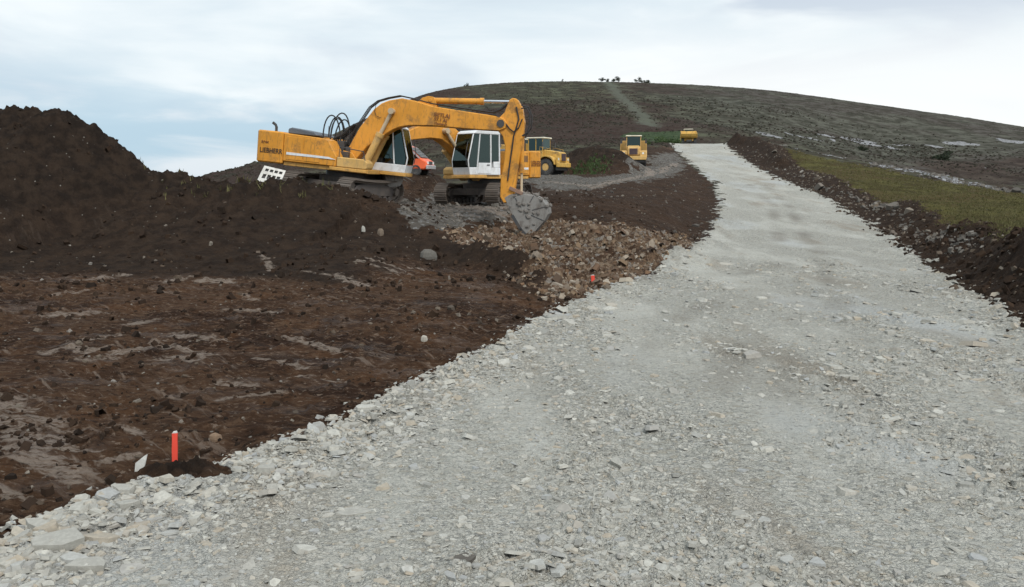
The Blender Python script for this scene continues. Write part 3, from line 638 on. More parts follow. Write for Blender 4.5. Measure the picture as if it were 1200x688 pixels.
# ------------------------------------------------------------------ mesh builder
class MB:
    def __init__(s, M=None): s.v = []; s.f = []; s.M = M
    def add(s, vs_, fs):
        o = len(s.v); s.v += [tuple(p) for p in vs_]; s.f += [tuple(i+o for i in f) for f in fs]; return s
    def box(s, x0, x1, y0, y1, z0, z1):
        return s.add([(x0,y0,z0),(x1,y0,z0),(x1,y1,z0),(x0,y1,z0),(x0,y0,z1),(x1,y0,z1),(x1,y1,z1),(x0,y1,z1)], [(0,3,2,1),(4,5,6,7),(0,1,5,4),(1,2,6,5),(2,3,7,6),(3,0,4,7)])
    def prism(s, prof, y0, y1):
        n = len(prof); return s.add([(x,y0,z) for x, z in prof]+[(x,y1,z) for x, z in prof], [tuple(range(n)), tuple(range(2*n-1, n-1, -1))]+[(i, i+n, (i+1)%n+n, (i+1)%n) for i in range(n)])
    def prismz(s, prof, z0, z1):
        n = len(prof); return s.add([(x,y,z0) for x, y in prof]+[(x,y,z1) for x, y in prof], [tuple(range(n)), tuple(range(2*n-1, n-1, -1))]+[(i, i+n, (i+1)%n+n, (i+1)%n) for i in range(n)])
    def prismx(s, prof, x0, x1):
        n = len(prof); return s.add([(x0,y,z) for y, z in prof]+[(x1,y,z) for y, z in prof], [tuple(range(n)), tuple(range(2*n-1, n-1, -1))]+[(i, i+n, (i+1)%n+n, (i+1)%n) for i in range(n)])
    def cyl(s, a, b, r, r2=None, n=14):
        a = Vector(a); b = Vector(b); r2 = r if r2 is None else r2; d = (b-a).normalized(); u = d.orthogonal().normalized(); w_ = d.cross(u)
        c = [(math.cos(2*math.pi*i/n), math.sin(2*math.pi*i/n)) for i in range(n)]
        return s.add([a+(u*p+w_*q_)*r for p, q_ in c]+[b+(u*p+w_*q_)*r2 for p, q_ in c], [tuple(range(n-1,-1,-1)), tuple(range(n, 2*n))]+[(i, (i+1)%n, (i+1)%n+n, i+n) for i in range(n)])
    def tube(s, pts, r, n=7):
        pts = [Vector(p) for p in pts]; o = len(s.v); prev = None
        for i, p in enumerate(pts):
            d = (pts[min(i+1, len(pts)-1)]-pts[max(i-1, 0)]).normalized()
            u = d.orthogonal().normalized() if prev is None else (prev-d*prev.dot(d)).normalized(); prev = u; w_ = d.cross(u)
            s.v += [tuple(p+(u*math.cos(2*math.pi*k/n)+w_*math.sin(2*math.pi*k/n))*r) for k in range(n)]
        for i in range(len(pts)-1):
            for k in range(n): s.f.append((o+i*n+k, o+i*n+(k+1)%n, o+(i+1)*n+(k+1)%n, o+(i+1)*n+k))
        s.f += [tuple(o+k for k in range(n-1,-1,-1)), tuple(o+(len(pts)-1)*n+k for k in range(n))]; return s
    def lathe(s, c, prof, axis='y', n=28):
        o = len(s.v); m = len(prof)
        for i in range(n):
            a = 2*math.pi*i/n; ca, sa = math.cos(a), math.sin(a)
            for h, r in prof:
                s.v.append((c[0]+r*ca, c[1]+h, c[2]+r*sa) if axis == 'y' else (c[0]+r*ca, c[1]+r*sa, c[2]+h))
        for i in range(n):
            for j in range(m-1): s.f.append((o+i*m+j, o+i*m+j+1, o+((i+1)%n)*m+j+1, o+((i+1)%n)*m+j))
        s.f += [tuple(o+i*m for i in range(n)), tuple(o+i*m+m-1 for i in range(n-1,-1,-1))]; return s
    def build(s, name, mat, parent=None, bev=.018, smooth=True):
        me = bpy.data.meshes.new(name); V = [s.M @ Vector(p) for p in s.v] if s.M else s.v
        me.from_pydata(V, [], s.f); bm = bmesh.new(); bm.from_mesh(me); bmesh.ops.recalc_face_normals(bm, faces=bm.faces)
        if bev:
            eds = [e for e in bm.edges if len(e.link_faces) == 2 and e.calc_face_angle(0) > R(38)]
            try: bmesh.ops.bevel(bm, geom=eds, offset=bev, segments=1, affect='EDGES', clamp_overlap=True)
            except Exception: pass
        bm.to_mesh(me); bm.free(); me.materials.append(mat)
        if smooth: me.shade_smooth() if False else me.polygons.foreach_set('use_smooth', [False]*len(me.polygons))
        o = bpy.data.objects.new(name, me); COL.objects.link(o)
        if parent: o.parent = parent
        return o
def arc(cx, cz_, r, a0, a1, n=10): return [(cx+r*math.cos(R(a0+(a1-a0)*i/n)), cz_+r*math.sin(R(a0+(a1-a0)*i/n))) for i in range(n+1)]
def bez(p0, p1, p2, p3, n=14):
    p0, p1, p2, p3 = map(Vector, (p0, p1, p2, p3)); return [p0*(1-t)**3+p1*3*t*(1-t)**2+p2*3*t*t*(1-t)+p3*t**3 for t in [i/n for i in range(n+1)]]
def empty(name, pos, yaw=0., pitch=0., label=None, cat=None, group=None, scale=1.):
    o = bpy.data.objects.new(name, None); COL.objects.link(o); o.empty_display_size = .3
    o.matrix_world = Matrix.Translation(pos) @ Matrix.Rotation(yaw, 4, 'Z') @ Matrix.Rotation(pitch, 4, 'Y') @ Matrix.Scale(scale, 4); tag(o, label, cat, group); return o
def lettering(txt, h, M, mat, parent, name='lettering', italic=0., stretch=1.):
    cu = bpy.data.curves.new('t', 'FONT'); cu.body = txt; cu.size = h/.72; cu.extrude = .004; cu.offset = .004; cu.shear = italic
    to = bpy.data.objects.new('t', cu); COL.objects.link(to); bpy.context.view_layer.update()
    me = bpy.data.meshes.new_from_object(to.evaluated_get(bpy.context.evaluated_depsgraph_get())); bpy.data.objects.remove(to); me.name = name
    me.transform(M @ Matrix.Diagonal((stretch, 1, 1, 1))); me.materials.clear(); me.materials.append(mat); o = bpy.data.objects.new(name, me); COL.objects.link(o); o.parent = parent; return o
def side_M(x, y, z, flip=False, slope=0.):   # text on a side face; flip: read from +y
    B = Matrix(((1,0,0),(0,0,-1),(0,1,0))).to_4x4() if not flip else Matrix(((-1,0,0),(0,0,1),(0,1,0))).to_4x4()
    return Matrix.Translation((x, y, z)) @ B @ Matrix.Rotation(slope, 4, 'Z')

# ------------------------------------------------------------------ excavator
def track(root, y, M):
    """one crawler: belt of grousered shoes round an oval, with frame, wheels and rollers"""
    L, r, zc0 = 1.62, .44, .50
    path_ = []
    n_ = 50; tot = 4*L + 2*math.pi*r
    for i in range(n_):
        q_ = tot*i/n_
        if q_ < 2*L: p_, t_ = (-L+q_, zc0+r - .05*math.sin(math.pi*q_/(2*L))), 0
        elif q_ < 2*L+math.pi*r: a = (q_-2*L)/r; p_, t_ = (L+r*math.sin(a), zc0+r*math.cos(a)), a
        elif q_ < 4*L+math.pi*r: p_, t_ = (L-(q_-2*L-math.pi*r), zc0-r), math.pi
        else: a = (q_-4*L-math.pi*r)/r; p_, t_ = (-L-r*math.sin(a), zc0-r*math.cos(a)), math.pi+a
        path_.append((p_, t_))
    mb = MB(M)
    for (px_, pz_), a in path_:
        c, s_ = math.cos(a), math.sin(a)
        for x0, x1, z0, z1 in ((-.085,.085,-.015,.02),(-.07,-.045,.02,.06),(.03,.05,.02,.045)):
            co = [(px_+x*c+z*s_, pz_-x*s_+z*c) for x, z in ((x0,z0),(x1,z0),(x1,z1),(x0,z1))]
            mb.prism(co, y-.30, y+.30)
        for yy in (-.11, .11):
            co = [(px_+x*c+z*s_, pz_-x*s_+z*c) for x, z in ((-.095,-.10),(.095,-.10),(.095,-.016),(-.095,-.016))]; mb.prism(co, y+yy-.025, y+yy+.025)
    t_ = mb.build('track', TRK, root, 0)
    MB(M).prism([(-1.35,.32),(1.35,.32),(1.5,.5),(1.35,.72),(.6,.80),(-.6,.80),(-1.35,.72),(-1.5,.5)], y-.17, y+.17).build('track_frame', TRF, t_, .02)
    MB(M).lathe((-L,y,zc0), [(-.1,.1),(-.1,.30),(-.05,.37),(.05,.37),(.1,.30),(.1,.1)]).lathe((-L,y,zc0), [(-.24,.16),(.24,.16)]).build('drive_sprocket', TRK, t_, 0)
    MB(M).lathe((L,y,zc0), [(-.1,.08),(-.1,.34),(-.03,.38),(.03,.38),(.1,.34),(.1,.08)]).lathe((L,y,zc0), [(-.24,.1),(.24,.1)]).build('idler_wheel', TRK, t_, 0)
    for i in range(7): MB(M).lathe((-1.2+.4*i,y,.20), [(-.2,.1),(-.2,.13),(-.1,.13),(-.1,.1),(.1,.1),(.1,.13),(.2,.13),(.2,.1)], n=14).build('track_roller', TRF, t_, 0)
    return t_
def ram(parent, a, b, frac, r, name, mat=YEL, rod=CHR, y=0.):
    a = Vector((a[0], y, a[1])); b = Vector((b[0], y, b[1])); m_ = a.lerp(b, frac); d = (m_-a).normalized()
    o = MB().cyl(a, m_, r).cyl(m_-d*.14, m_+d*.02, r*1.18).cyl(a-Vector((0,r*1.1,0)), a+Vector((0,r*1.1,0)), r*.95).build(name, mat, parent, 0)
    MB().cyl(m_, b, r*.52).cyl(b-Vector((0,r*1.1,0)), b+Vector((0,r*1.1,0)), r*.85).build('piston_rod', rod, o, 0); return o
def strip(poly, y0, y1): return MB().prism(poly, y0, y1)

def excavator(E, label, prof, side, group='tracked excavators parked nose to nose', scale=1., yaw_t=0., rs=1.):
    pre = set(bpy.data.objects)
    root = empty('excavator', E['pos'], E['yaw'], E['pitch'], label, 'excavator', group, scale)
    Mt = Matrix.Rotation(yaw_t, 4, 'Z')
    for y in (-1.25, 1.25): track(root, y, Mt)
    MB(Mt).box(-.75,.75,-.75,.75,.55,.98).box(-1.15,-.55,-1.1,1.1,.45,.75).box(.55,1.15,-1.1,1.1,.45,.75).build('undercarriage_frame', TRF, root)
    MB().lathe((0,0,0), [(.95,.72),(.97,.78),(1.16,.78),(1.18,.72)], 'z').build('slew_ring', DKG, root, 0)
    MB().box(-2.1,1.30,-1.30,1.32,1.18,1.34).box(1.303,2.36,.30,1.46,1.20,1.338).box(-.2,1.28,-1.42,-1.303,1.20,1.33).build('deck', YELD2, root)
    # engine housing with separate doors on the right hand side
    hz = 2.42
    eng = MB().prism([(-2.1,1.34),(.05,1.34),(.05,1.72),(-.30,2.30),(-.45,hz-.06),(-2.1,hz)], -1.40, -.42).box(-2.1,-.55,-.42,1.38,1.34,hz).build('engine_housing', YEL, root, .03)
    for x0, x1 in ((-1.98,-1.30),(-1.26,-.62)):
        MB().box(x0,x1,-1.418,-1.402,1.42,2.30).build('service_door', YEL, eng, .008)
        MB().box(x0,x1,1.382,1.398,1.42,2.30).build('service_door', YEL, eng, .008)
    for k_ in range(6): MB().box(-1.9,-1.42,1.40,1.408,1.95+.05*k_,1.975+.05*k_).build('vent_slot', DKG, eng, 0)
    MB().prism([(-2.05,hz),(-.9,hz),(-.85,hz+.04),(-1.0,hz+.15),(-1.9,hz+.24),(-2.05,hz+.18)] if side == 'R' else [(-2.05,hz),(-.9,hz),(-.85,hz+.04),(-1.0,hz+.12),(-1.9,hz+.16),(-2.05,hz+.12)], -1.15, .9).build('engine_hood', HOOD, root, .03)
    # counterweight, curved round the tail
    prof_cw = [(-2.11,-1.44),(-3.0,-1.44),(-3.14,-1.38),(-3.24,-1.22),(-3.30,-.8),(-3.33,0),(-3.30,.8),(-3.24,1.22),(-3.14,1.38),(-3.0,1.44),(-2.11,1.44)]
    cw = MB().prismz(prof_cw, 1.22, hz+.03).build('counterweight', YEL, root, .05)
    MB().tube([(-2.62,-.95,hz),(-2.62,-.95,hz+.2),(-2.66,-.95,hz+.28),(-2.78,-.95,hz+.36)], .055).build('exhaust_pipe', DKG, root, 0)
    MB().tube([(-.55,-.8,hz),(-.55,-.8,hz+.45)], .012, 5).build('aerial', DKG, root, 0)
    MB().tube([(-.7,-.3,hz),(-.7,-.3,hz+.3)], .02, 5).build('filler_pipe', DKG, root, 0)
    # fuel and tool boxes ahead of the engine housing
    MB().prism([(.07,1.34),(1.25,1.34),(1.30,1.40),(1.30,1.60),(1.15,1.72),(.07,1.72)], -1.40, -.62).build('tool_box', YELD, root, .03)
    MB().tube([(.15,-1.36,1.72),(.15,-1.36,2.1),(1.1,-1.36,2.02),(1.2,-1.36,1.65)], .02, 6).build('handrail', DKG, root, 0)
    st = MB().prism([(-1.95,1.60),(.05,1.60),(-.25,1.68),(-1.95,1.70)], -1.432, -1.42).build('stripe', WHT, eng, 0)
    st2 = MB().prism([(-1.95,1.60),(-.3,1.60),(-.3,1.67),(-1.95,1.70)], 1.40, 1.412).build('stripe', WHT, eng, 0)
    lettering('LIEBHERR', .19, side_M(-3.03,-1.452,1.60), BLKT, cw, stretch=.82); lettering('R944', .10, side_M(-2.98,-1.452,1.95), BRNT, cw)
    lettering('LIEBHERR', .26, side_M(-2.14,1.452,1.76,True), BRNT, cw, stretch=.62)
    # cab
    x0, x1 = .42, 2.30; y0, y1 = .36, 1.42
    sidep = [(x0,1.34),(x1,1.34),(x1+.10,1.95),(x1-.22,3.05),(x1-.42,3.22),(x0+.08,3.22),(x0,3.1)]
    cab_ = MB().prism([(x0,1.34),(x1,1.34),(x1+.06,1.66),(x0,1.66)], y0, y1).prism([(x0,1.66),(x0+.42,1.66),(x0+.42,1.92),(x0,1.92)], y0, y1)
    for y in (y0, y1-.07):
        cab_.prism([(x0,1.66),(x0+.07,1.66),(x0+.09,3.1),(x0+.02,3.1)], y, y+.07)
        cab_.prism([(x1+.01,1.66),(x1+.07,1.66),(x1+.10,1.95),(x1-.22,3.07),(x1-.28,3.07),(x1+.04,1.95)], y, y+.06)
        cab_.prism([(x0+.55,1.66),(x0+.63,1.66),(x0+.63,3.1),(x0+.55,3.1)], y, y+.07)
        cab_.prism([(x1-.49,1.66),(x1-.43,1.66),(x1-.61,3.1),(x1-.67,3.1)], y, y+.07)
    cab_ = cab_.build('cab', WHT, root, .02)
    MB().prism([(x0,3.08),(x1-.22,3.08),(x1-.28,3.16),(x1-.45,3.24),(x0+.1,3.24),(x0,3.18)], y0-.01, y1+.01).build('cab_roof', WHT, cab_, .03)
    MB().prism([(x1+.085,1.95),(x1-.235,3.07),(x1-.222,3.07),(x1+.098,1.95)], y0+.07, y1-.07).prism([(x1+.055,1.67),(x1+.085,1.95),(x1+.098,1.95),(x1+.068,1.67)], y0+.07, y1-.07).build('windshield', GLS, cab_, 0)
    MB().prism([(x0+.03,1.93),(x0+.09,3.08),(x0+.10,3.08),(x0+.04,1.93)], y0+.07, y1-.07).build('rear_window', GLS, cab_, 0)
    for y in (y0+.02, y1-.05):
        MB().prism([(x0+.63,1.86),(x1-.52,1.86),(x1-.68,3.08),(x0+.63,3.08)], y, y+.012).build('door_window' if y > 1 else 'side_window', GLS, cab_, 0)
        MB().prism([(x0+.09,1.93),(x0+.55,1.93),(x0+.55,3.08),(x0+.11,3.08)], y, y+.012).build('side_window', GLS, cab_, 0)
        MB().prism([(x1-.42,1.67),(x1-.02,1.67),(x1,1.95),(x1-.31,3.07),(x1-.60,3.07)], y, y+.012).build('side_window', GLS, cab_, 0)
    MB().prism([(x0+.62,1.40),(x1-.44,1.40),(x1-.50,1.86),(x0+.62,1.86)], y1+.003, y1+.02).build('cab_door', WHT, cab_, .006)
    MB().box(x0+.72,x0+.88,y1+.022,y1+.05,1.75,1.79).build('door_handle', DKG, cab_, .005)
    MB().box(x0+.35,x0+.85,.6,1.1,1.66,2.1).box(x0+.30,x0+.45,.6,1.1,2.1,2.75).build('seat', DKG, cab_, .04)
    MB().box(x1-.45,x1-.2,.55,1.2,1.66,2.15).build('console', DKG, cab_, .03)
    MB().cyl((x0+.4,.9,3.24),(x0+.4,.9,3.30),.06).cyl((x0+.4,.9,3.30),(x0+.4,.9,3.42),.07,.05).build('beacon', DKG, cab_, 0)
    MB().tube([(x1+.12,y1-.1,1.75),(x1+.16,y1-.1,2.2),(x1+.02,y1-.1,2.75)], .018, 6).build('grab_rail', DKG, cab_, 0)
    if rs != 1.:
        names_ = ('deck','engine_housing','service_door','vent_slot','engine_hood','counterweight','exhaust_pipe','aerial','filler_pipe','stripe','lettering')
        for o_ in set(bpy.data.objects)-pre:
            if o_.type == 'MESH' and o_.name.split('.')[0] in names_:
                for v_ in o_.data.vertices:
                    if v_.co.x < 0: v_.co.x *= rs
    # working gear
    B = prof
    boom = MB().prism(B['boom'], -.29, .29).build('boom', YEL, root, .03)
    fx, fz_ = B['foot']
    MB().prism([(fx-.25,1.34),(fx+.75,1.34),(fx+.25,fz_+.15),(fx-.12,fz_+.2)], -.42, -.31).prism([(fx-.25,1.34),(fx+.75,1.34),(fx+.25,fz_+.15),(fx-.12,fz_+.2)], .31, .42).cyl((fx,-.45,fz_),(fx,.45,fz_),.1).build('boom_bracket', YEL, root, .02)
    MB().prism(B['lug'], -.16, -.09).prism(B['lug'], .09, .16).cyl((B['top'][0],-.2,B['top'][1]),(B['top'][0],.2,B['top'][1]),.07).build('cylinder_lug', YEL, boom, .01)
    MB().cyl((B['bpin'][0],-.50,B['bpin'][1]),(B['bpin'][0],.50,B['bpin'][1]),.09).build('boom_pin', DKG, boom, 0)
    for y in (-.40, .40): ram(root, B['ram0'], B['bpin'], .62, .14, 'boom_cylinder', YELD, TAN, y)
    stick = MB().prism(B['stick'], -.21, .21).build('stick', YEL, root, .03)
    ep = B['epin']; MB().cyl((ep[0],-.33,ep[1]),(ep[0],.33,ep[1]),.15).build('elbow_pin', DKG, stick, 0)
    ram(root, B['top'], B['stop'], B.get('sfrac', .64), .115, 'stick_cylinder')
    if 'bk0' in B: ram(root, B['bk0'], B['bk1'], .72, .095, 'bucket_cylinder', YEL, TAN)
    # hoses along the boom and stick
    for y, dy in ((-.16, .0), (.0, .0), (.15, .0)):
        pts_ = [(x, y, z) for x, z in B['hose']]
        MB().tube(pts_, .022, 6).build('hydraulic_hose', BLK, root, 0)
    for y in (-.235, -.27): MB().tube([(x, y, z) for x, z in B['shose']], .022, 6).build('hydraulic_hose', BLK, root, 0)
    for h_ in B.get('loops', []): MB().tube(h_, .028, 7).build('hydraulic_hose', BLK, root, 0)
    if 'blk' in B:
        for b_ in B['blk']: MB().box(*b_).build('valve_block', DKG, root)
    if 'bucket' in B:
        bp = B['bucket']
        k_ = len(bp['back']); shell = bp['back'] + [(x*.94+bp['c'][0]*.06, z*.94+bp['c'][1]*.06) for x, z in bp['back'][::-1]]
        bu = MB().prism(shell, -.66, .66)
        for y in (-.70, .66): bu.prism(bp['back']+bp['mouth'], y, y+.04)
        bu = bu.build('bucket', BKT, root, .012)
        if side == 'R':
            cx_, cz2 = bp['c']
            for i_ in (1, 3, 5, 7):
                a_ = bp['back'][i_]; MB().prism(bar((a_[0]*.97+cx_*.03, a_[1]*.97+cz2*.03), (a_[0]*.35+cx_*.65, a_[1]*.35+cz2*.65), .025), -.715, -.698).build('crease_strip', DKG, bu, 0)  # dark creases of the side plate imitated by added thin dark strips
            e1, e2 = bp['back'][-1], bp['mouth'][0]; MB().prism(bar(e1, e2, .12), -.74, -.70).prism(bar(e2, bp['mouth'][1], .12), -.74, -.70).build('side_cutter', DKG, bu, .006)
            mud_ = bmesh.new()
            for i_ in range(26):
                t_ = random.random(); u_ = random.random(); q0_ = bp['back'][random.randrange(k_)]
                ctr = Vector((q0_[0]*(t_)+cx_*(1-t_), -.72-.02*u_, q0_[1]*t_+cz2*(1-t_))); rr0 = random.uniform(.03,.08)
                g_ = bmesh.ops.create_icosphere(mud_, subdivisions=1, radius=rr0)
                for v_ in g_['verts']: v_.co = Vector((v_.co.x*random.uniform(.8,1.7), v_.co.y*.5, v_.co.z*random.uniform(.8,1.3)))*random.uniform(.8,1.15)+ctr
            for i_ in range(40):
                q0_ = bp['back'][random.randrange(1, 6)]; ctr = Vector((q0_[0]+random.uniform(-.12,.12), random.uniform(-.6,.6), q0_[1]+.03)); rr0 = random.uniform(.03,.08)
                g_ = bmesh.ops.create_icosphere(mud_, subdivisions=1, radius=rr0)
                for v_ in g_['verts']: v_.co = v_.co*random.uniform(.7,1.3)+ctr
            mm_ = bpy.data.meshes.new('mud'); mud_.to_mesh(mm_); mud_.free(); mm_.materials.append(MUD); mo_ = bpy.data.objects.new('mud', mm_); mo_['kind'] = 'stuff'; COL.objects.link(mo_); mo_.parent = bu
        a, b_ = Vector((bp['back'][-2][0], 0, bp['back'][-2][1])), Vector((bp['back'][-1][0], 0, bp['back'][-1][1])); d = (b_-a).normalized(); nrm = Vector((d.z, 0, -d.x))
        for i in range(5):
            y = -.58+.29*i; t0 = b_-d*.10; t1 = b_+d*.26
            MB().add([t0+nrm*.05+Vector((0,y-.06,0)), t0-nrm*.05+Vector((0,y-.06,0)), t0-nrm*.05+Vector((0,y+.06,0)), t0+nrm*.05+Vector((0,y+.06,0)), t1+nrm*.012+Vector((0,y-.035,0)), t1-nrm*.012+Vector((0,y-.035,0)), t1-nrm*.012+Vector((0,y+.035,0)), t1+nrm*.012+Vector((0,y+.035,0))],
                     [(0,1,2,3),(4,7,6,5),(0,4,5,1),(1,5,6,2),(2,6,7,3),(3,7,4,0)]).build('tooth', BKT, bu, .006)
        for y in (-.22, .17): MB().prism(bp['ear'], y, y+.05).build('bucket_ear', BKT, bu, .01)
        for y in (-.30, .25):
            MB().prism(bp['link1'], y, y+.05).build('link', RST, root, .01)
            MB().prism(bp['link2'], y+.06, y+.11).build('link', RST, root, .01)
    return root
def bar(a, b, w_):
    a = Vector(a); b = Vector(b); d = (b-a).normalized(); n_ = Vector((-d.y, d.x))*w_/2; return [tuple(a+n_-d*w_/2), tuple(b+n_+d*w_/2), tuple(b-n_+d*w_/2), tuple(a-n_-d*w_/2)]
# side outlines of the left machine, measured on its own centre plane
M1i = (Matrix.Translation(EX1['pos']) @ Matrix.Rotation(EX1['yaw'], 4, 'Z') @ Matrix.Rotation(EX1['pitch'], 4, 'Y')).inverted()
def onplane(px_, py_, c=0.):
    o = M1i @ Vector((0,0,EYE)); d = M1i.to_3x3() @ Vector(ray(px_, py_)); t_ = (c-o.y)/d.y; p_ = o+d*t_; return (p_.x, p_.z)
def PL(pts, c=0.): return [onplane(a, b, c) for a, b in pts]
P1 = dict(
    boom=PL([(404,186),(405,176),(410,170),(421,150),(438,128),(447,121),(456,117.5),(471,115),(486,118),(507,124.5),(545,130.5),(582,136),(590,138.5),(594,144),(592,150.5),(585,153.5),(560,152),(535,150),(507,147.5),(480,147),(468,149),(460,152),(452,157),(440,165),(429,173),(421,182),(415,190)], -.3),
    foot=onplane(409,183), lug=PL([(488,122),(496,115),(503,113),(509,114),(512,120),(514,128),(500,126)]), top=onplane(505.5,118), stop=onplane(601.5,119.5),
    bpin=onplane(462.5,131.5), ram0=onplane(428,199), epin=onplane(588,145.5),
    stick=PL([(597,117),(601,114.5),(606,116),(612,126),(614.5,143),(612,165),(609,185),(605,210),(602,228),(598,237),(590,238),(586,231),(586.5,212),(590,193),(592,172),(589,160),(583,153),(582,146),(585,138),(591,132)], -.2),
    bk0=onplane(612,137), bk1=onplane(611,227),
    hose=PL([(402,180),(416,153),(434,126),(444,118.5),(456,115),(470,112.5),(484,115.5),(506,121.5),(545,127.5),(578,132),(588,128),(594,122)]),
    shose=PL([(574,134),(583,136),(592,143),(598,151),(603,155),(609,150),(613,140)]),
    bucket=dict(back=PL([(598,240),(606,231),(616,227.5),(628,229),(637,233.5),(643.5,241),(644.5,250),(640,258),(632,267),(623,279)]), mouth=PL([(613,268),(604,253)]), c=onplane(617,248),
                ear=PL([(592,232),(598,228),(614,225),(620,229),(612,240),(598,244)]), link1=PL([(608,224),(614,226),(600,222),(598,217),(602,215)]), link2=bar(onplane(611,226), onplane(617,230), .14)),
)
P1['bucket']['link1'] = bar(onplane(611,226), onplane(600,221), .14)
def hz3(px_, py_, c): x, z = onplane(px_, py_, c); return (x, c, z)
P1['loops'] = [bez(hz3(a,b,c), hz3(a-3+e,b-48,c), hz3(a+24+e,b-52,c+.2), hz3(f_,g_,c+.25)) for a, b, c, e, f_, g_ in
    ((379,172,-.5,-1,399,176), (385,174,-.35,0,404,178), (388,176,-.2,-2,401,180), (391,178,-.1,3,408,176), (387,170,-.45,4,409,170))]
P1['loops'] += [[(x, c, z) for x, z in PL([(389+3*i,182),(388+2*i,172),(394+i,163),(404,158+i),(413,150+i),(418,146)])] for i, c in ((0,-.3),(1,-.2),(2,-.1),(3,0))]
P1['loops'] += [[(x, -.33, z) for x, z in PL([(612,128),(618,127),(622,134),(622,146),(619,156),(613,160)])], [(x, -.1, z) for x, z in PL([(611,124),(620,126),(624,137),(623,150),(616,160),(612,158)])],
                [(x, -.24, z) for x, z in PL([(606,126),(609,140),(606,150),(603,160),(601,175),(598,195),(596,212)])]]
P1['blk'] = [(-.42,.25,-.62,.28,1.34,1.95), (-.35,-.05,-.35,.15,1.95,2.35), (.0,.22,-.3,.1,1.9,2.15)]
ex1 = excavator(EX1, 'big yellow excavator at left with its raised boom reaching right to a muddy bucket', P1, 'R', yaw_t=R(-112)-EX1['yaw'])
xa, za_ = onplane(508,138.5,-.3); M_b = side_M(xa, -.303, za_, False, 0)
xb, zb_ = onplane(536,142,-.3); sl = math.atan2(zb_-za_, xb-xa)
boom1 = [c for c in ex1.children if c.name.startswith('boom') and 'lug' not in c.name and c.type == 'MESH' and len(c.data.vertices) > 30][0]
for tx, px_, py_, h_, it in (('BETLAJ', 508.5, 136., .15, 0), ('97.1 AJ', 508.5, 141.2, .13, 0), ('Canteras', 508.5, 145.6, .10, .25)):
    xa, za_ = onplane(px_, py_, -.32); lettering(tx, h_, side_M(xa, -.322, za_, False, sl), BRNT, boom1, 'lettering', it)
MB().tube([(x, -.325, z) for x, z in PL([(441,122),(439,130),(441,136),(446,138)], -.32)], .012, 5).build('grease_line', BLK, boom1, 0)
# the second machine
P2 = dict(
    boom=[(.05,1.55),(.25,1.42),(.65,1.50),(1.7,2.10),(2.4,2.62),(2.9,2.85),(3.5,2.88),(4.9,2.72),(5.0,2.85),(4.95,3.0),(4.75,3.12),(3.6,3.55),(2.9,3.66),(2.4,3.55),(1.4,2.95),(.4,2.12),(.0,1.80)],
    foot=(.18,1.62), lug=[(2.9,3.55),(3.05,3.8),(3.25,3.8),(3.4,3.5)], top=(3.15,3.7), stop=(5.05,3.5), bpin=(2.75,3.2), ram0=(.95,1.22), epin=(4.9,2.88),
    stick=[(5.0,3.65),(5.15,3.6),(5.28,3.1),(5.55,2.7),(6.3,1.85),(6.3,1.6),(6.1,1.5),(5.9,1.75),(4.95,2.4),(4.7,2.9)], bk0=(5.35,2.9), bk1=(6.45,1.75),
    hose=[(.0,2.0),(.5,2.3),(1.4,3.07),(2.4,3.67),(2.9,3.78),(3.6,3.67),(4.7,3.24),(4.9,3.4)], shose=[(4.6,2.9),(4.8,3.3),(5.1,3.1),(5.3,2.6),(5.7,2.1)],
    loops=[bez((-.1,-.2,1.9),(-.5,-.2,2.9),(.5,-.2,3.2),(.6,-.1,2.5))], blk=[(-.42,.25,-.62,.28,1.34,1.95)],
    bucket=dict(back=[(6.13,1.63),(5.88,1.73),(5.58,1.63),(5.38,1.38),(5.38,1.08),(5.53,0.88),(5.88,0.80),(6.18,0.83)], mouth=[(6.30,1.28)], c=(5.78,1.23), ear=[(6.33,1.73),(6.08,1.83),(4.3,1.),(5.98,1.58),(6.28,1.53)], link1=bar((6.53,1.78),(6.38,2.03),.14), link2=bar((6.53,1.78),(5.98,1.76),.14)))
ex2 = excavator(EX2, 'yellow excavator behind, white cab turned to camera, its boom folded left', P2, 'L', scale=1.02, rs=.74, yaw_t=R(-112)-EX2['yaw'])

# ------------------------------------------------------------------ articulated dump trucks
def wheel(root, x, y, r=.74, wd_=.56, sgn=1):
    w2 = wd_/2
    o = MB().lathe((x,y,r), [(-w2+.03,.42*r),(-w2,.6*r),(-w2+.02,.9*r),(-w2+.08,.97*r),(w2-.08,.97*r),(w2-.02,.9*r),(w2,.6*r),(w2-.03,.42*r)], n=32)
    for i in range(22):
        a = 2*math.pi*i/22
        for sd_ in (-1, 1):
            c, s_ = math.cos(a+(.07 if sd_ > 0 else 0)), math.sin(a+(.07 if sd_ > 0 else 0)); M_ = Matrix.Translation((x, y, r)) @ Matrix.Rotation(-a-(.07 if sd_ > 0 else 0), 4, 'Y')
            p_ = [M_ @ Vector(q_) for q_ in ((.95*r,.02*sd_,-.035),(1.0*r,.02*sd_,-.03),(1.0*r,w2*sd_*.97,-.03),(.93*r,w2*sd_,-.035),(.95*r,.02*sd_,.035),(1.0*r,.02*sd_,.03),(1.0*r,w2*sd_*.97,.03),(.93*r,w2*sd_,.035))]
            o.add(p_, [(0,1,2,3),(4,7,6,5),(0,4,5,1),(1,5,6,2),(2,6,7,3),(3,7,4,0)])
    o = o.build('wheel', TYR, root, 0)
    MB().lathe((x,y,r), [(w2*sgn-.02*sgn,.44*r),(w2*sgn-.02*sgn,.36*r),(w2*.6*sgn,.33*r),(w2*.6*sgn,.16*r),(w2*.95*sgn,.12*r)], n=20).lathe((x,y,r), [(-w2*.5,.42*r),(w2*.5,.42*r)], n=20).build('rim', YELD, o, 0)
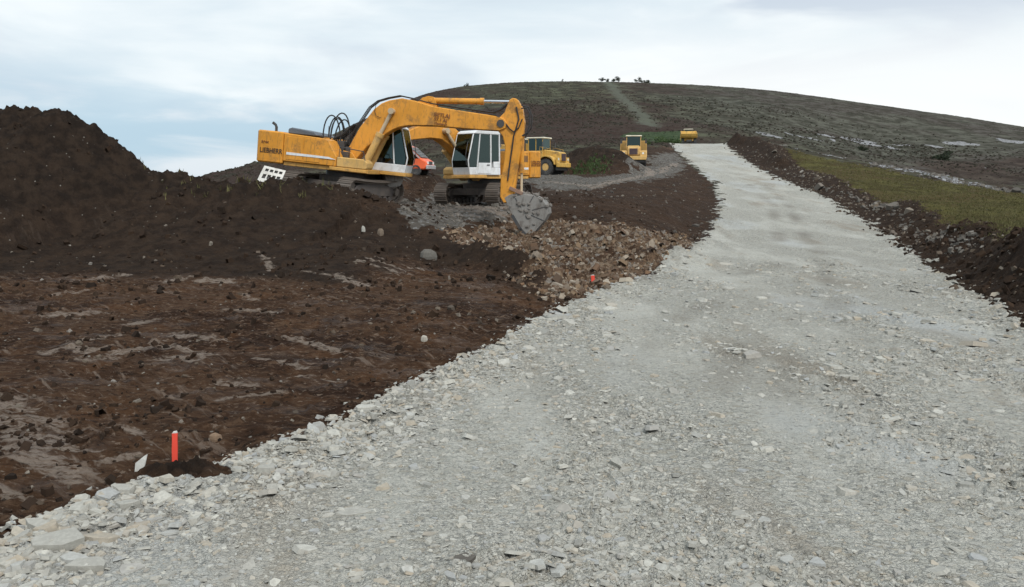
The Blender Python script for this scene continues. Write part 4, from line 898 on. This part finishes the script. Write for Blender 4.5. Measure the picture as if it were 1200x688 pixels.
def dump_truck(T, label, paint_=YEL2, group='articulated dump trucks up the site track', raise_=0):
    root = empty('dump_truck', T['pos'], T['yaw'], T.get('pitch', 0), label, 'dump truck', group)
    MB().box(-1.4,2.25,-.45,.45,.75,1.1).build('front_frame', DKG, root)
    hood = MB().prism([(.70,1.15),(2.28,1.15),(2.38,1.35),(2.36,1.95),(2.25,2.05),(.70,2.30)], -.62, .62).build('hood', paint_, root, .05)
    MB().box(2.385,2.41,-.42,.42,1.28,1.92).build('grille', GRL, hood, 0)
    for i in range(6): MB().box(2.412,2.425,-.42,.42,1.33+.1*i,1.36+.1*i).build('grille_bar', DKG, hood, 0)
    for s_ in (-1, 1):
        out_ = arc(1.25,.78,.98,10,150,10); inn = arc(1.25,.78,.86,150,10,10)
        fe = MB().prism(out_+inn, min(s_*.64, s_*1.42), max(s_*.64, s_*1.42)).build('fender', paint_, root, .015)
        MB().box(2.20,2.36,min(s_*.68,s_*1.30),max(s_*.68,s_*1.30),1.10,1.60).build('headlight_housing', paint_, hood, .03)
        MB().cyl((2.36,s_*1.0,1.42),(2.375,s_*1.0,1.42),.11).build('headlight', LMP, hood, 0)
        MB().box(.45,.62,min(s_*.75,s_*1.3),max(s_*.75,s_*1.3),.55,.6).box(.45,.62,min(s_*.75,s_*1.3),max(s_*.75,s_*1.3),.95,1.0).box(.45,.62,min(s_*.8,s_*.86),max(s_*.8,s_*.86),.5,1.6).build('step', DKG, root, 0)
        MB().tube([(.55,s_*.85,3.2),(.95,s_*1.15,3.1),(.95,s_*1.3,2.95)], .02, 6).box(.93,.97,s_*1.3-.1,s_*1.3+.1,2.5,2.95).build('mirror', DKG, root, 0)
        wheel(root, 1.25, s_*1.08, sgn=s_)
        for x in (-3.7, -5.35): wheel(root, x, s_*1.08, sgn=s_)
        MB().tube([(.7,s_*1.38,1.85),(.7,s_*1.38,2.5),(1.7,s_*1.38,2.3),(1.7,s_*1.38,1.75)], .018, 6).build('handrail', paint_, root, 0)
    MB().box(2.28,2.5,-1.35,1.35,.72,1.12).build('bumper', paint_, root, .04)
    MB().box(2.1,2.30,-1.1,1.1,.45,.72).build('bumper_guard', DKG, root)
    cab_ = MB().box(-.75,.72,-.78,.78,1.2,2.2)
    for x in (-.75, -.02, .64):
        for y in (-.78, .70): cab_.box(x,x+.08,y,y+.08,2.2,3.25)
    cab_ = cab_.build('cab', paint_, root, .02)
    MB().box(-.9,.85,-.86,.86,3.25,3.38).build('cab_roof', CREAM, cab_, .04)
    MB().box(.70,.715,-.70,.70,2.2,3.24).build('windshield', GLS, cab_, 0); MB().box(-.745,-.73,-.70,.70,2.3,3.24).build('rear_window', GLS, cab_, 0)
    for y in (-.77, .755):
        MB().box(-.67,-.02,y,y+.015,2.2,3.24).build('side_window', GLS, cab_, 0); MB().box(.06,.64,y,y+.015,2.2,3.24).build('side_window', GLS, cab_, 0)
    MB().box(-.5,.0,-.28,.28,1.9,2.3).box(-.55,-.42,-.28,.28,2.3,2.95).build('seat', DKG, cab_, .04)
    MB().tube([(.3,0,2.3),(.42,0,2.55)], .03, 6).lathe((.42,0,2.58), [(-.01,.17),(-.01,.2),(.01,.2),(.01,.17)], 'z', 16).build('steering_wheel', DKG, cab_, 0)
    MB().tube([(-1.1,-.7,1.2),(-1.1,-.7,3.1),(-1.2,-.7,3.25)], .07, 8).build('exhaust_stack', DKG, root, 0)
    MB().cyl((-1.55,0,.7),(-1.55,0,1.35),.22).box(-2.4,-1.5,-.3,.3,.8,1.1).box(-1.6,-1.1,-.5,.5,.85,1.05).build('articulation_joint', DKG, root)
    MB().box(-6.2,-2.2,-.42,.42,.8,1.15).box(-5.6,-3.4,-.8,.8,.62,.82).build('rear_frame', DKG, root)
    prof_b = [(-2.0,1.55),(-5.2,1.30),(-6.6,1.75),(-6.9,2.15),(-6.4,2.35),(-2.2,2.75),(-1.75,2.95),(-1.62,2.9)]
    bd_ = MB()
    for y in (-1.42, 1.34): bd_.prism(prof_b, y, y+.08)
    bd_.prism([(-2.0,1.55),(-5.2,1.30),(-6.6,1.75),(-6.9,2.15),(-6.85,2.22),(-6.55,1.86),(-5.2,1.40),(-2.05,1.65)], -1.34, 1.34).prism([(-2.0,1.55),(-1.62,2.9),(-1.72,2.92),(-2.08,1.6)], -1.34, 1.34)
    bd_ = bd_.build('dump_body', paint_, root, .02)
    for x in (-2.8, -3.7, -4.6, -5.5):
        for y in (-1.47, 1.42): MB().box(x-.06,x+.06,y,y+.05,1.55,2.3).build('body_rib', paint_, bd_, .01)
    for s_ in (-1, 1): MB().box(-4.9,-3.9,min(s_*.85,s_*1.4),max(s_*.85,s_*1.4),1.36,1.42).build('mudguard', DKG, root)
    return root
dump_truck(TRA, 'yellow dump truck seen from its side, just right of the second excavator')
dump_truck(TRC, 'yellow dump truck facing the camera at the left edge of the road', YELD)
dump_truck(TRD, 'dump truck mostly hidden behind the second excavator, only its cream roof clear', YELD)
TRE['pos'] = pt(806, 173, 158)
dump_truck(TRE, 'far orange dump truck half hidden beyond the crest of the road', YEL2)

# ------------------------------------------------------------------ the orange vehicle
def orange_vehicle(T):
    root = empty('parked_van', T['pos'], T['yaw'], 0, 'orange vehicle with sloping slatted front half hidden behind the left excavator cab', 'van')
    pr = [(-2.6,.35),(1.55,.35),(1.7,.5),(1.66,.85),(1.30,1.05),(.55,1.72),(.2,1.86),(-2.5,1.9),(-2.65,1.7)]
    b_ = MB().prism(pr, -.82, .82).build('body', ORG, root, .07)
    for y in (-.83, .815): MB().prism([(1.18,1.02),(.48,1.66),(-.1,1.72),(-.1,1.02)], y, y+.02).build('side_window', GLS, b_, 0)
    for y in (-.835, .82): MB().prism([(1.22,1.02),(1.30,1.05),(.56,1.74),(.2,1.88),(-.6,1.90),(-.6,1.85),(.18,1.82),(.50,1.68)], y, y+.02).build('window_rail', SLV, b_, 0)
    MB().prism([(1.31,1.07),(.60,1.70),(.62,1.72),(1.33,1.09)], -.68, .68).build('windshield', DKG, b_, 0)
    for i in range(6):
        x = 1.24-.115*i; z = 1.13+.102*i; MB().box(x-.02+.03,x+.02+.03,-.68,.68,z,z+.03).build('slat', SLV, b_, 0)
    MB().box(1.62,1.78,-.80,.80,.38,.62).build('bumper', SLV, b_, .03)
    for y in (-.62, .42): MB().box(1.64,1.72,y,y+.2,.68,.84).build('headlight', LMP, b_, .01)
    MB().box(1.68,1.72,-.3,.3,.66,.86).build('grille', DKG, b_, 0)
    for x in (-1.8, 1.0):
        for y in (-.72, .72):
            o = MB().lathe((x,y,.33), [(-.1,.2),(-.11,.3),(-.08,.33),(.08,.33),(.11,.3),(.1,.2)], n=22).build('wheel', TYR, root, 0); MB().lathe((x,y,.33), [(-.09,.2),(.09,.2)], n=16).build('rim', SLV, o, 0)
    return root
orange_vehicle(ORV)

# ------------------------------------------------------------------ slotted white plate under the counterweight
q0 = pt(301,212,31.0); q1 = pt(328,216,31.5); q2 = pt(335,200,32.0); q3 = pt(310,194,31.5)
q0, q1, q2, q3 = map(Vector, (q0,q1,q2,q3)); ux = (q1-q0); uy = (q3-q0); nn = ux.cross(uy).normalized(); th = nn*.05
def qp(u, v, k=0.): return q0+ux*u+uy*v+(q2-q1-q3+q0)*u*v+nn*k
pr_ = empty('slotted_plate', q0, label='dirty white slotted steel plate leaning below the rear of the left excavator', cat='steel plate'); bpy.context.view_layer.update()
mi = pr_.matrix_world.inverted()
m_ = MB(mi); us = [0,.12,.27,.33,.48,.54,.69,.75,.90,1]; vs_ = [0,.22,.5,.68,.86,1]
for i in range(len(us)-1):
    for j in range(len(vs_)-1):
        hole = (i % 2 == 1) and j in (1, 3)
        if not hole:
            c_ = [qp(us[i],vs_[j]),qp(us[i+1],vs_[j]),qp(us[i+1],vs_[j+1]),qp(us[i],vs_[j+1])]; m_.add(c_+[p_-th for p_ in c_], [(0,1,2,3),(7,6,5,4),(0,4,5,1),(1,5,6,2),(2,6,7,3),(3,7,4,0)])
m_.build('plate', PLT, pr_, 0)
c_ = [qp(.02,.03,-.07),qp(.98,.03,-.07),qp(.98,.97,-.07),qp(.02,.97,-.07)]; MB(mi).add(c_+[p_-th*.4 for p_ in c_], [(0,1,2,3),(7,6,5,4),(0,4,5,1),(1,5,6,2),(2,6,7,3),(3,7,4,0)]).build('backing', DKG, pr_, 0)

# ------------------------------------------------------------------ marker stakes
def stake(px_, py_, top, w_, label, lean=0.):
    x, y = hit(px_, py_); z = tz1(x, y); h = (py_-top)/FPX*math.hypot(x, y); root = empty('marker_stake', (x,y,z), R(8), 0, label, 'stake', 'survey stakes')
    o = MB(); n_ = 6; 
    for i in range(n_):
        z0, z1 = -.12+(h+.12)*i/n_, -.12+(h+.12)*(i+1)/n_; a = lean*z0; b_ = lean*z1; k0 = w_*(1+.05*math.sin(i*2.1)); k1 = w_*(1+.05*math.sin((i+1)*2.1))
        o.add([(a-k0,-.012,z0),(a+k0,-.012,z0),(a+k0,.012,z0),(a-k0,.012,z0),(b_-k1,-.012,z1),(b_+k1,-.012,z1),(b_+k1,.012,z1),(b_-k1,.012,z1)], [(0,1,5,4),(1,2,6,5),(2,3,7,6),(3,0,4,7)]+([(0,3,2,1)] if i == 0 else [])+([(4,5,6,7)] if i == n_-1 else []))
    o.build('painted_post', RED, root, 0)
    MB().prism([(lean*h-w_*.95,h+.001),(lean*h+w_*.95,h+.001),(lean*h+w_*.7,h+.02),(lean*h-w_*.6,h+.014)], -.0115, .0115).build('bare_wood_top', PLT, root, 0)
stake(204.5, 541, 500, .024, 'bright orange marker stake standing in dark soil at lower left', .05)
stake(696, 334, 318, .05, 'small orange marker stake in the rubble beside the road', -.1)

# ------------------------------------------------------------------ single stones that catch the eye
def stone(px_, py_, w_px, h_px, mat, label, flat_=.24, rot=0., tiltx=0., tilty=0., seed=0, name='stone', up=.25):
    x, y = hit(px_, py_); k = math.hypot(x, y)/FPX; a = w_px*k/2; r_ = random.Random(seed or int(px_*7+py_))
    me = bpy.data.meshes.new(name); bm = bmesh.new(); pts_ = []
    slab_ = flat_ < .7; m9 = 6 if slab_ else 9
    for i in range(m9):
        t_ = i*6.283/m9+r_.uniform(-.28,.28); q_ = r_.uniform(.72,1.1); pts_.append((math.cos(t_)*a*q_, math.sin(t_)*a*q_*r_.uniform(.55,.75)))
    hh = h_px*k*flat_ if flat_ else h_px*k
    for zz, s_ in (((-.5,.97),(.42,1.),(.5,.93)) if slab_ else ((-.5,.86),(-.1,1.),(.3,.86),(.5,.5))):
        for q_ in pts_: bm.verts.new((q_[0]*s_*r_.uniform(.94,1.05), q_[1]*s_*r_.uniform(.94,1.05), zz*hh*r_.uniform(.85,1.1)))
    bmesh.ops.convex_hull(bm, input=bm.verts); bm.to_mesh(me); bm.free(); me.materials.append(mat)
    o = bpy.data.objects.new(name, me); COL.objects.link(o); o.location = (x, y, tz1(x, y)+hh*up); o.rotation_euler = (tiltx, tilty, rot); tag(o, label, 'stone'); return o
stone(62, 651, 66, 26, SLATE, 'long flat pale slab at the bottom left road edge, longest there', .4, .1, .12, 0)
stone(105, 668, 44, 20, SLATE, 'tan topped slab just below the long flat slab at bottom left', .5, .4, .1, .05)
stone(78, 637, 26, 20, SLATE, 'narrow pale slab tipped upright behind the long flat slab', .5, 1.2, .5, .5)
stone(20, 646, 40, 12, SLATE, 'thin pale slab leaning out of the soil at the bottom left corner', .4, .5, -.1, -.35)
stone(46, 634, 30, 14, SLATE, 'flat grey slab on the soil edge behind the long flat slab', .5, -.3, .1, .2)
stone(122, 640, 44, 20, SLATE, 'broad grey slab to the right of the tipped upright slab', .5, .2, -.15, .1)
stone(270, 556, 26, 14, SLATE, 'rounded pale stone at the road edge right of the orange stake', .8, .2)
stone(502, 304, 22, 14, GREYROCK, 'lone grey boulder lying on the dark peat slope below the bucket', 1.)
stone(425.5, 272, 5, 7, SLATE, 'tiny white stone on the dark heap below the left excavator', 1.2)
stone(446, 275, 8, 10, CLAYROCK, 'rusty brown stone beside the tiny white stone on the dark heap', .9)
stone(497, 401, 9, 8, SLATE, 'small white stone alone on the flat brown ground in mid field', 1.)
stone(252, 519, 16, 12, CLAYROCK, 'tan stone on the brown ground behind the small soil clump', .9)
stone(231, 548, 9, 8, SLATE, 'small pale stone on the right of the small soil clump', 1.)
stone(150, 604, 26, 12, SLATE, 'pale slab lying across the soil and gravel edge below the stake', .6, .4)
stone(430, 494, 32, 8, SLATE, 'thin pale slab flat at the brown road edge in mid picture', .6, .1)
stone(415, 600, 44, 12, SLATE, 'wide flat pale slab set in the gravel of the near road', .25, .3, 0, .05, up=.1)
stone(545, 662, 34, 16, GREYROCK, 'jagged dark grey stone in the gravel at the bottom edge', .35, .5, .15, -.1, up=.05)
# the upright flake
x, y = hit(166, 560); k = math.hypot(x, y)/FPX; z = tz1(x, y)
fl_ = MB().prism([(-7*k,11*k),(-8*k,-2*k),(-3*k,-12*k),(2*k,0*k),(5*k,8*k),(8*k,22*k),(4*k,20*k),(-2*k,15*k)], -.008, .012).build('stone_flake', PALESLATE, None, .004)
fl_.scale = (.85,1,.8); fl_.location = (x, y, z+1*k); fl_.rotation_euler = (-.35, 0, .3); tag(fl_, 'pale pointed stone flake standing on edge left of the orange stake', 'stone')

# ------------------------------------------------------------------ plants
def leafmat(name, a, b):
    g = NT_(name); rnd = g.n('ShaderNodeNewGeometry').outputs['Random Per Island']; return g.fin(g.mix(rnd, a, b), .8, 0, .2)
LEAF = leafmat('shrub_leaf', (.020,.030,.018), (.055,.065,.038)); LEAFG = leafmat('broom_leaf', (.034,.062,.022), (.085,.125,.048)); GRS = leafmat('dry_grass_blade', (.065,.065,.022), (.15,.135,.06)); BARK = paint('bark', (.06,.05,.04), .9, .3)
def leaves(name, C_, sz, mat, parent=None, kind=None):
    n = len(C_); a = rng.normal(size=(n,3)); a /= np.linalg.norm(a, axis=1)[:,None]; b = np.cross(a, rng.normal(size=(n,3))); b /= np.linalg.norm(b, axis=1)[:,None]
    a *= sz[:,None]; b *= (sz*.55)[:,None]; V = np.stack([C_-a, C_-b*.8, C_+a, C_+b*.8], 1).reshape(-1,3)
    o = mesh_np(name, V, np.arange(4*n), 4, mat, False, parent); return tag(o, kind=kind)
def shrub(px_, py_, d, w_px, h_px, label, mat=LEAF, group=None, n=420, nm='shrub', lobes=5):
    x, y, z = pt(px_, py_, d); zg = tz1(x, y); z = min(z, zg) if abs(z-zg) < 6 else zg; k = d/FPX; w_, h = w_px*k, h_px*k
    root = empty(nm, (x, y, z-.2), label=label, cat=nm, group=group); cs = []
    lob = [(random.uniform(-.34,.34)*w_, random.uniform(-.3,.3)*w_, random.uniform(.3,.78)*h, random.uniform(.2,.34)*w_) for _ in range(lobes)]
    for lx, ly, lz, lr in lob:
        p_ = rng.normal(size=(n//lobes,3)); p_ /= np.linalg.norm(p_, axis=1)[:,None]; p_ *= (rng.random(len(p_))**.5)[:,None]*lr; p_[:,2] *= .8*h/w_; cs.append(p_+[lx,ly,lz])
    leaves('crown', np.concatenate(cs), rng.uniform(.5,1.2,sum(map(len,cs)))*w_*.06, mat, root)
    t_ = MB()
    for lx, ly, lz, lr in lob: t_.tube([(0,0,-.2),(lx*.3,ly*.3,lz*.4),(lx,ly,lz)], .012*w_+.01, 5)
    t_.build('trunk', BARK, root, 0)
rg = 'shrubs on the skyline of the hill'
for px_, py_, w_, h, lb in ((704,96.5,7,6,'leftmost tall thin shrub of the clump on the hilltop'), (711,96.5,7,5,'second shrub from left in the hilltop clump above the green strip'), (718,96.5,7,6,'middle shrub of the left hilltop clump, a little taller'), (725,96.5,8,7,'rightmost shrub of the left hilltop clump, widest of it'),
        (747,97,8,7,'tallest shrub of the right hilltop clump'), (754,97.5,7,4,'low shrub between the two bigger ones of the right hilltop clump'), (761,98,8,5,'rightmost shrub on the hilltop skyline'),
        (546,103,6,6,'lone shrub on the left shoulder of the hill skyline'), (659,97,3,5,'tiny shrub standing alone on the skyline left of the clumps')):
    d_ = 490 if px_ > 600 else 455; shrub(px_, py_, d_, w_, h, lb, group=rg, n=700)
shrub(1106, 180, 255, 26, 15, 'dark green rounded bush between the pale rock outcrops on the right slope', LEAFG if False else LEAF, n=900, nm='bush', lobes=7)
shrub(1013, 168, 270, 14, 8, 'small dull green bush left of the pale rock outcrop', LEAF, n=500, nm='bush')
for px_, w_, h, lb in ((747,16,15,'leftmost bright green bush of the row behind the truck'), (759,18,17,'second bright green bush in the row behind the truck'), (771,18,18,'middle bright green bush of the row above the track'), (783,18,17,'fourth bright green bush of the row above the track'), (794,14,18,'darker green bush at the right end, touching the far orange truck')):
    shrub(px_, 164, 146, w_, h, lb, LEAFG, 'green bushes at the top of the track', n=900, nm='bush', lobes=8)
x, y, z = pt(892, 118, 380); po = MB().cyl((0,0,-1),(0,0,2.6),.14,.10,8).build('post', BARK, None, 0); po.location = (x, y, tz1(x, y)); tag(po, 'thin dark post standing alone high on the bare hillside', 'post')
# grass on the field and weeds along the heap
def tufts(name, x, y, h, nb, mat, label=None):
    n = len(x)*nb; X = np.repeat(x, nb)+rng.normal(0,.05,n); Y = np.repeat(y, nb)+rng.normal(0,.05,n); Z = tz(X, Y)-.01; H = np.repeat(h, nb)*rng.uniform(.5,1.1,n); a = rng.random(n)*6.283; w_ = H*.05+.003*np.repeat(np.hypot(x,y),nb)*.12
    lx, ly = rng.normal(0,.35,n)*H, rng.normal(0,.35,n)*H
    V = np.stack([np.stack([X-np.cos(a)*w_,Y-np.sin(a)*w_,Z],-1), np.stack([X+np.cos(a)*w_,Y+np.sin(a)*w_,Z],-1), np.stack([X+lx,Y+ly,Z+H],-1)],1).reshape(-1,3)
    return tag(mesh_np(name, V, np.arange(3*n), 3, mat), kind='stuff', label=label)
x, y, r = scatter(60000, 14, 110, 12, 40, lambda x, y, r: samp(wField, x, y)*.8); tufts('grass', x, y, rng.uniform(.05,.13,len(x)), 5, GRS)
x, y, r = scatter(30000, 60, 130, 2, 14, lambda x, y, r: samp(wGreen, x, y)); tufts('grass', x, y, rng.uniform(.15,.35,len(x)), 5, LEAFG)
x, y, r = scatter(500, 26, 33, -24, -12, lambda x, y, r: samp((GZ > 2.2).astype(float), x, y)*.25); tufts('weeds', x, y, rng.uniform(.08,.3,len(x)), 5, GRS)
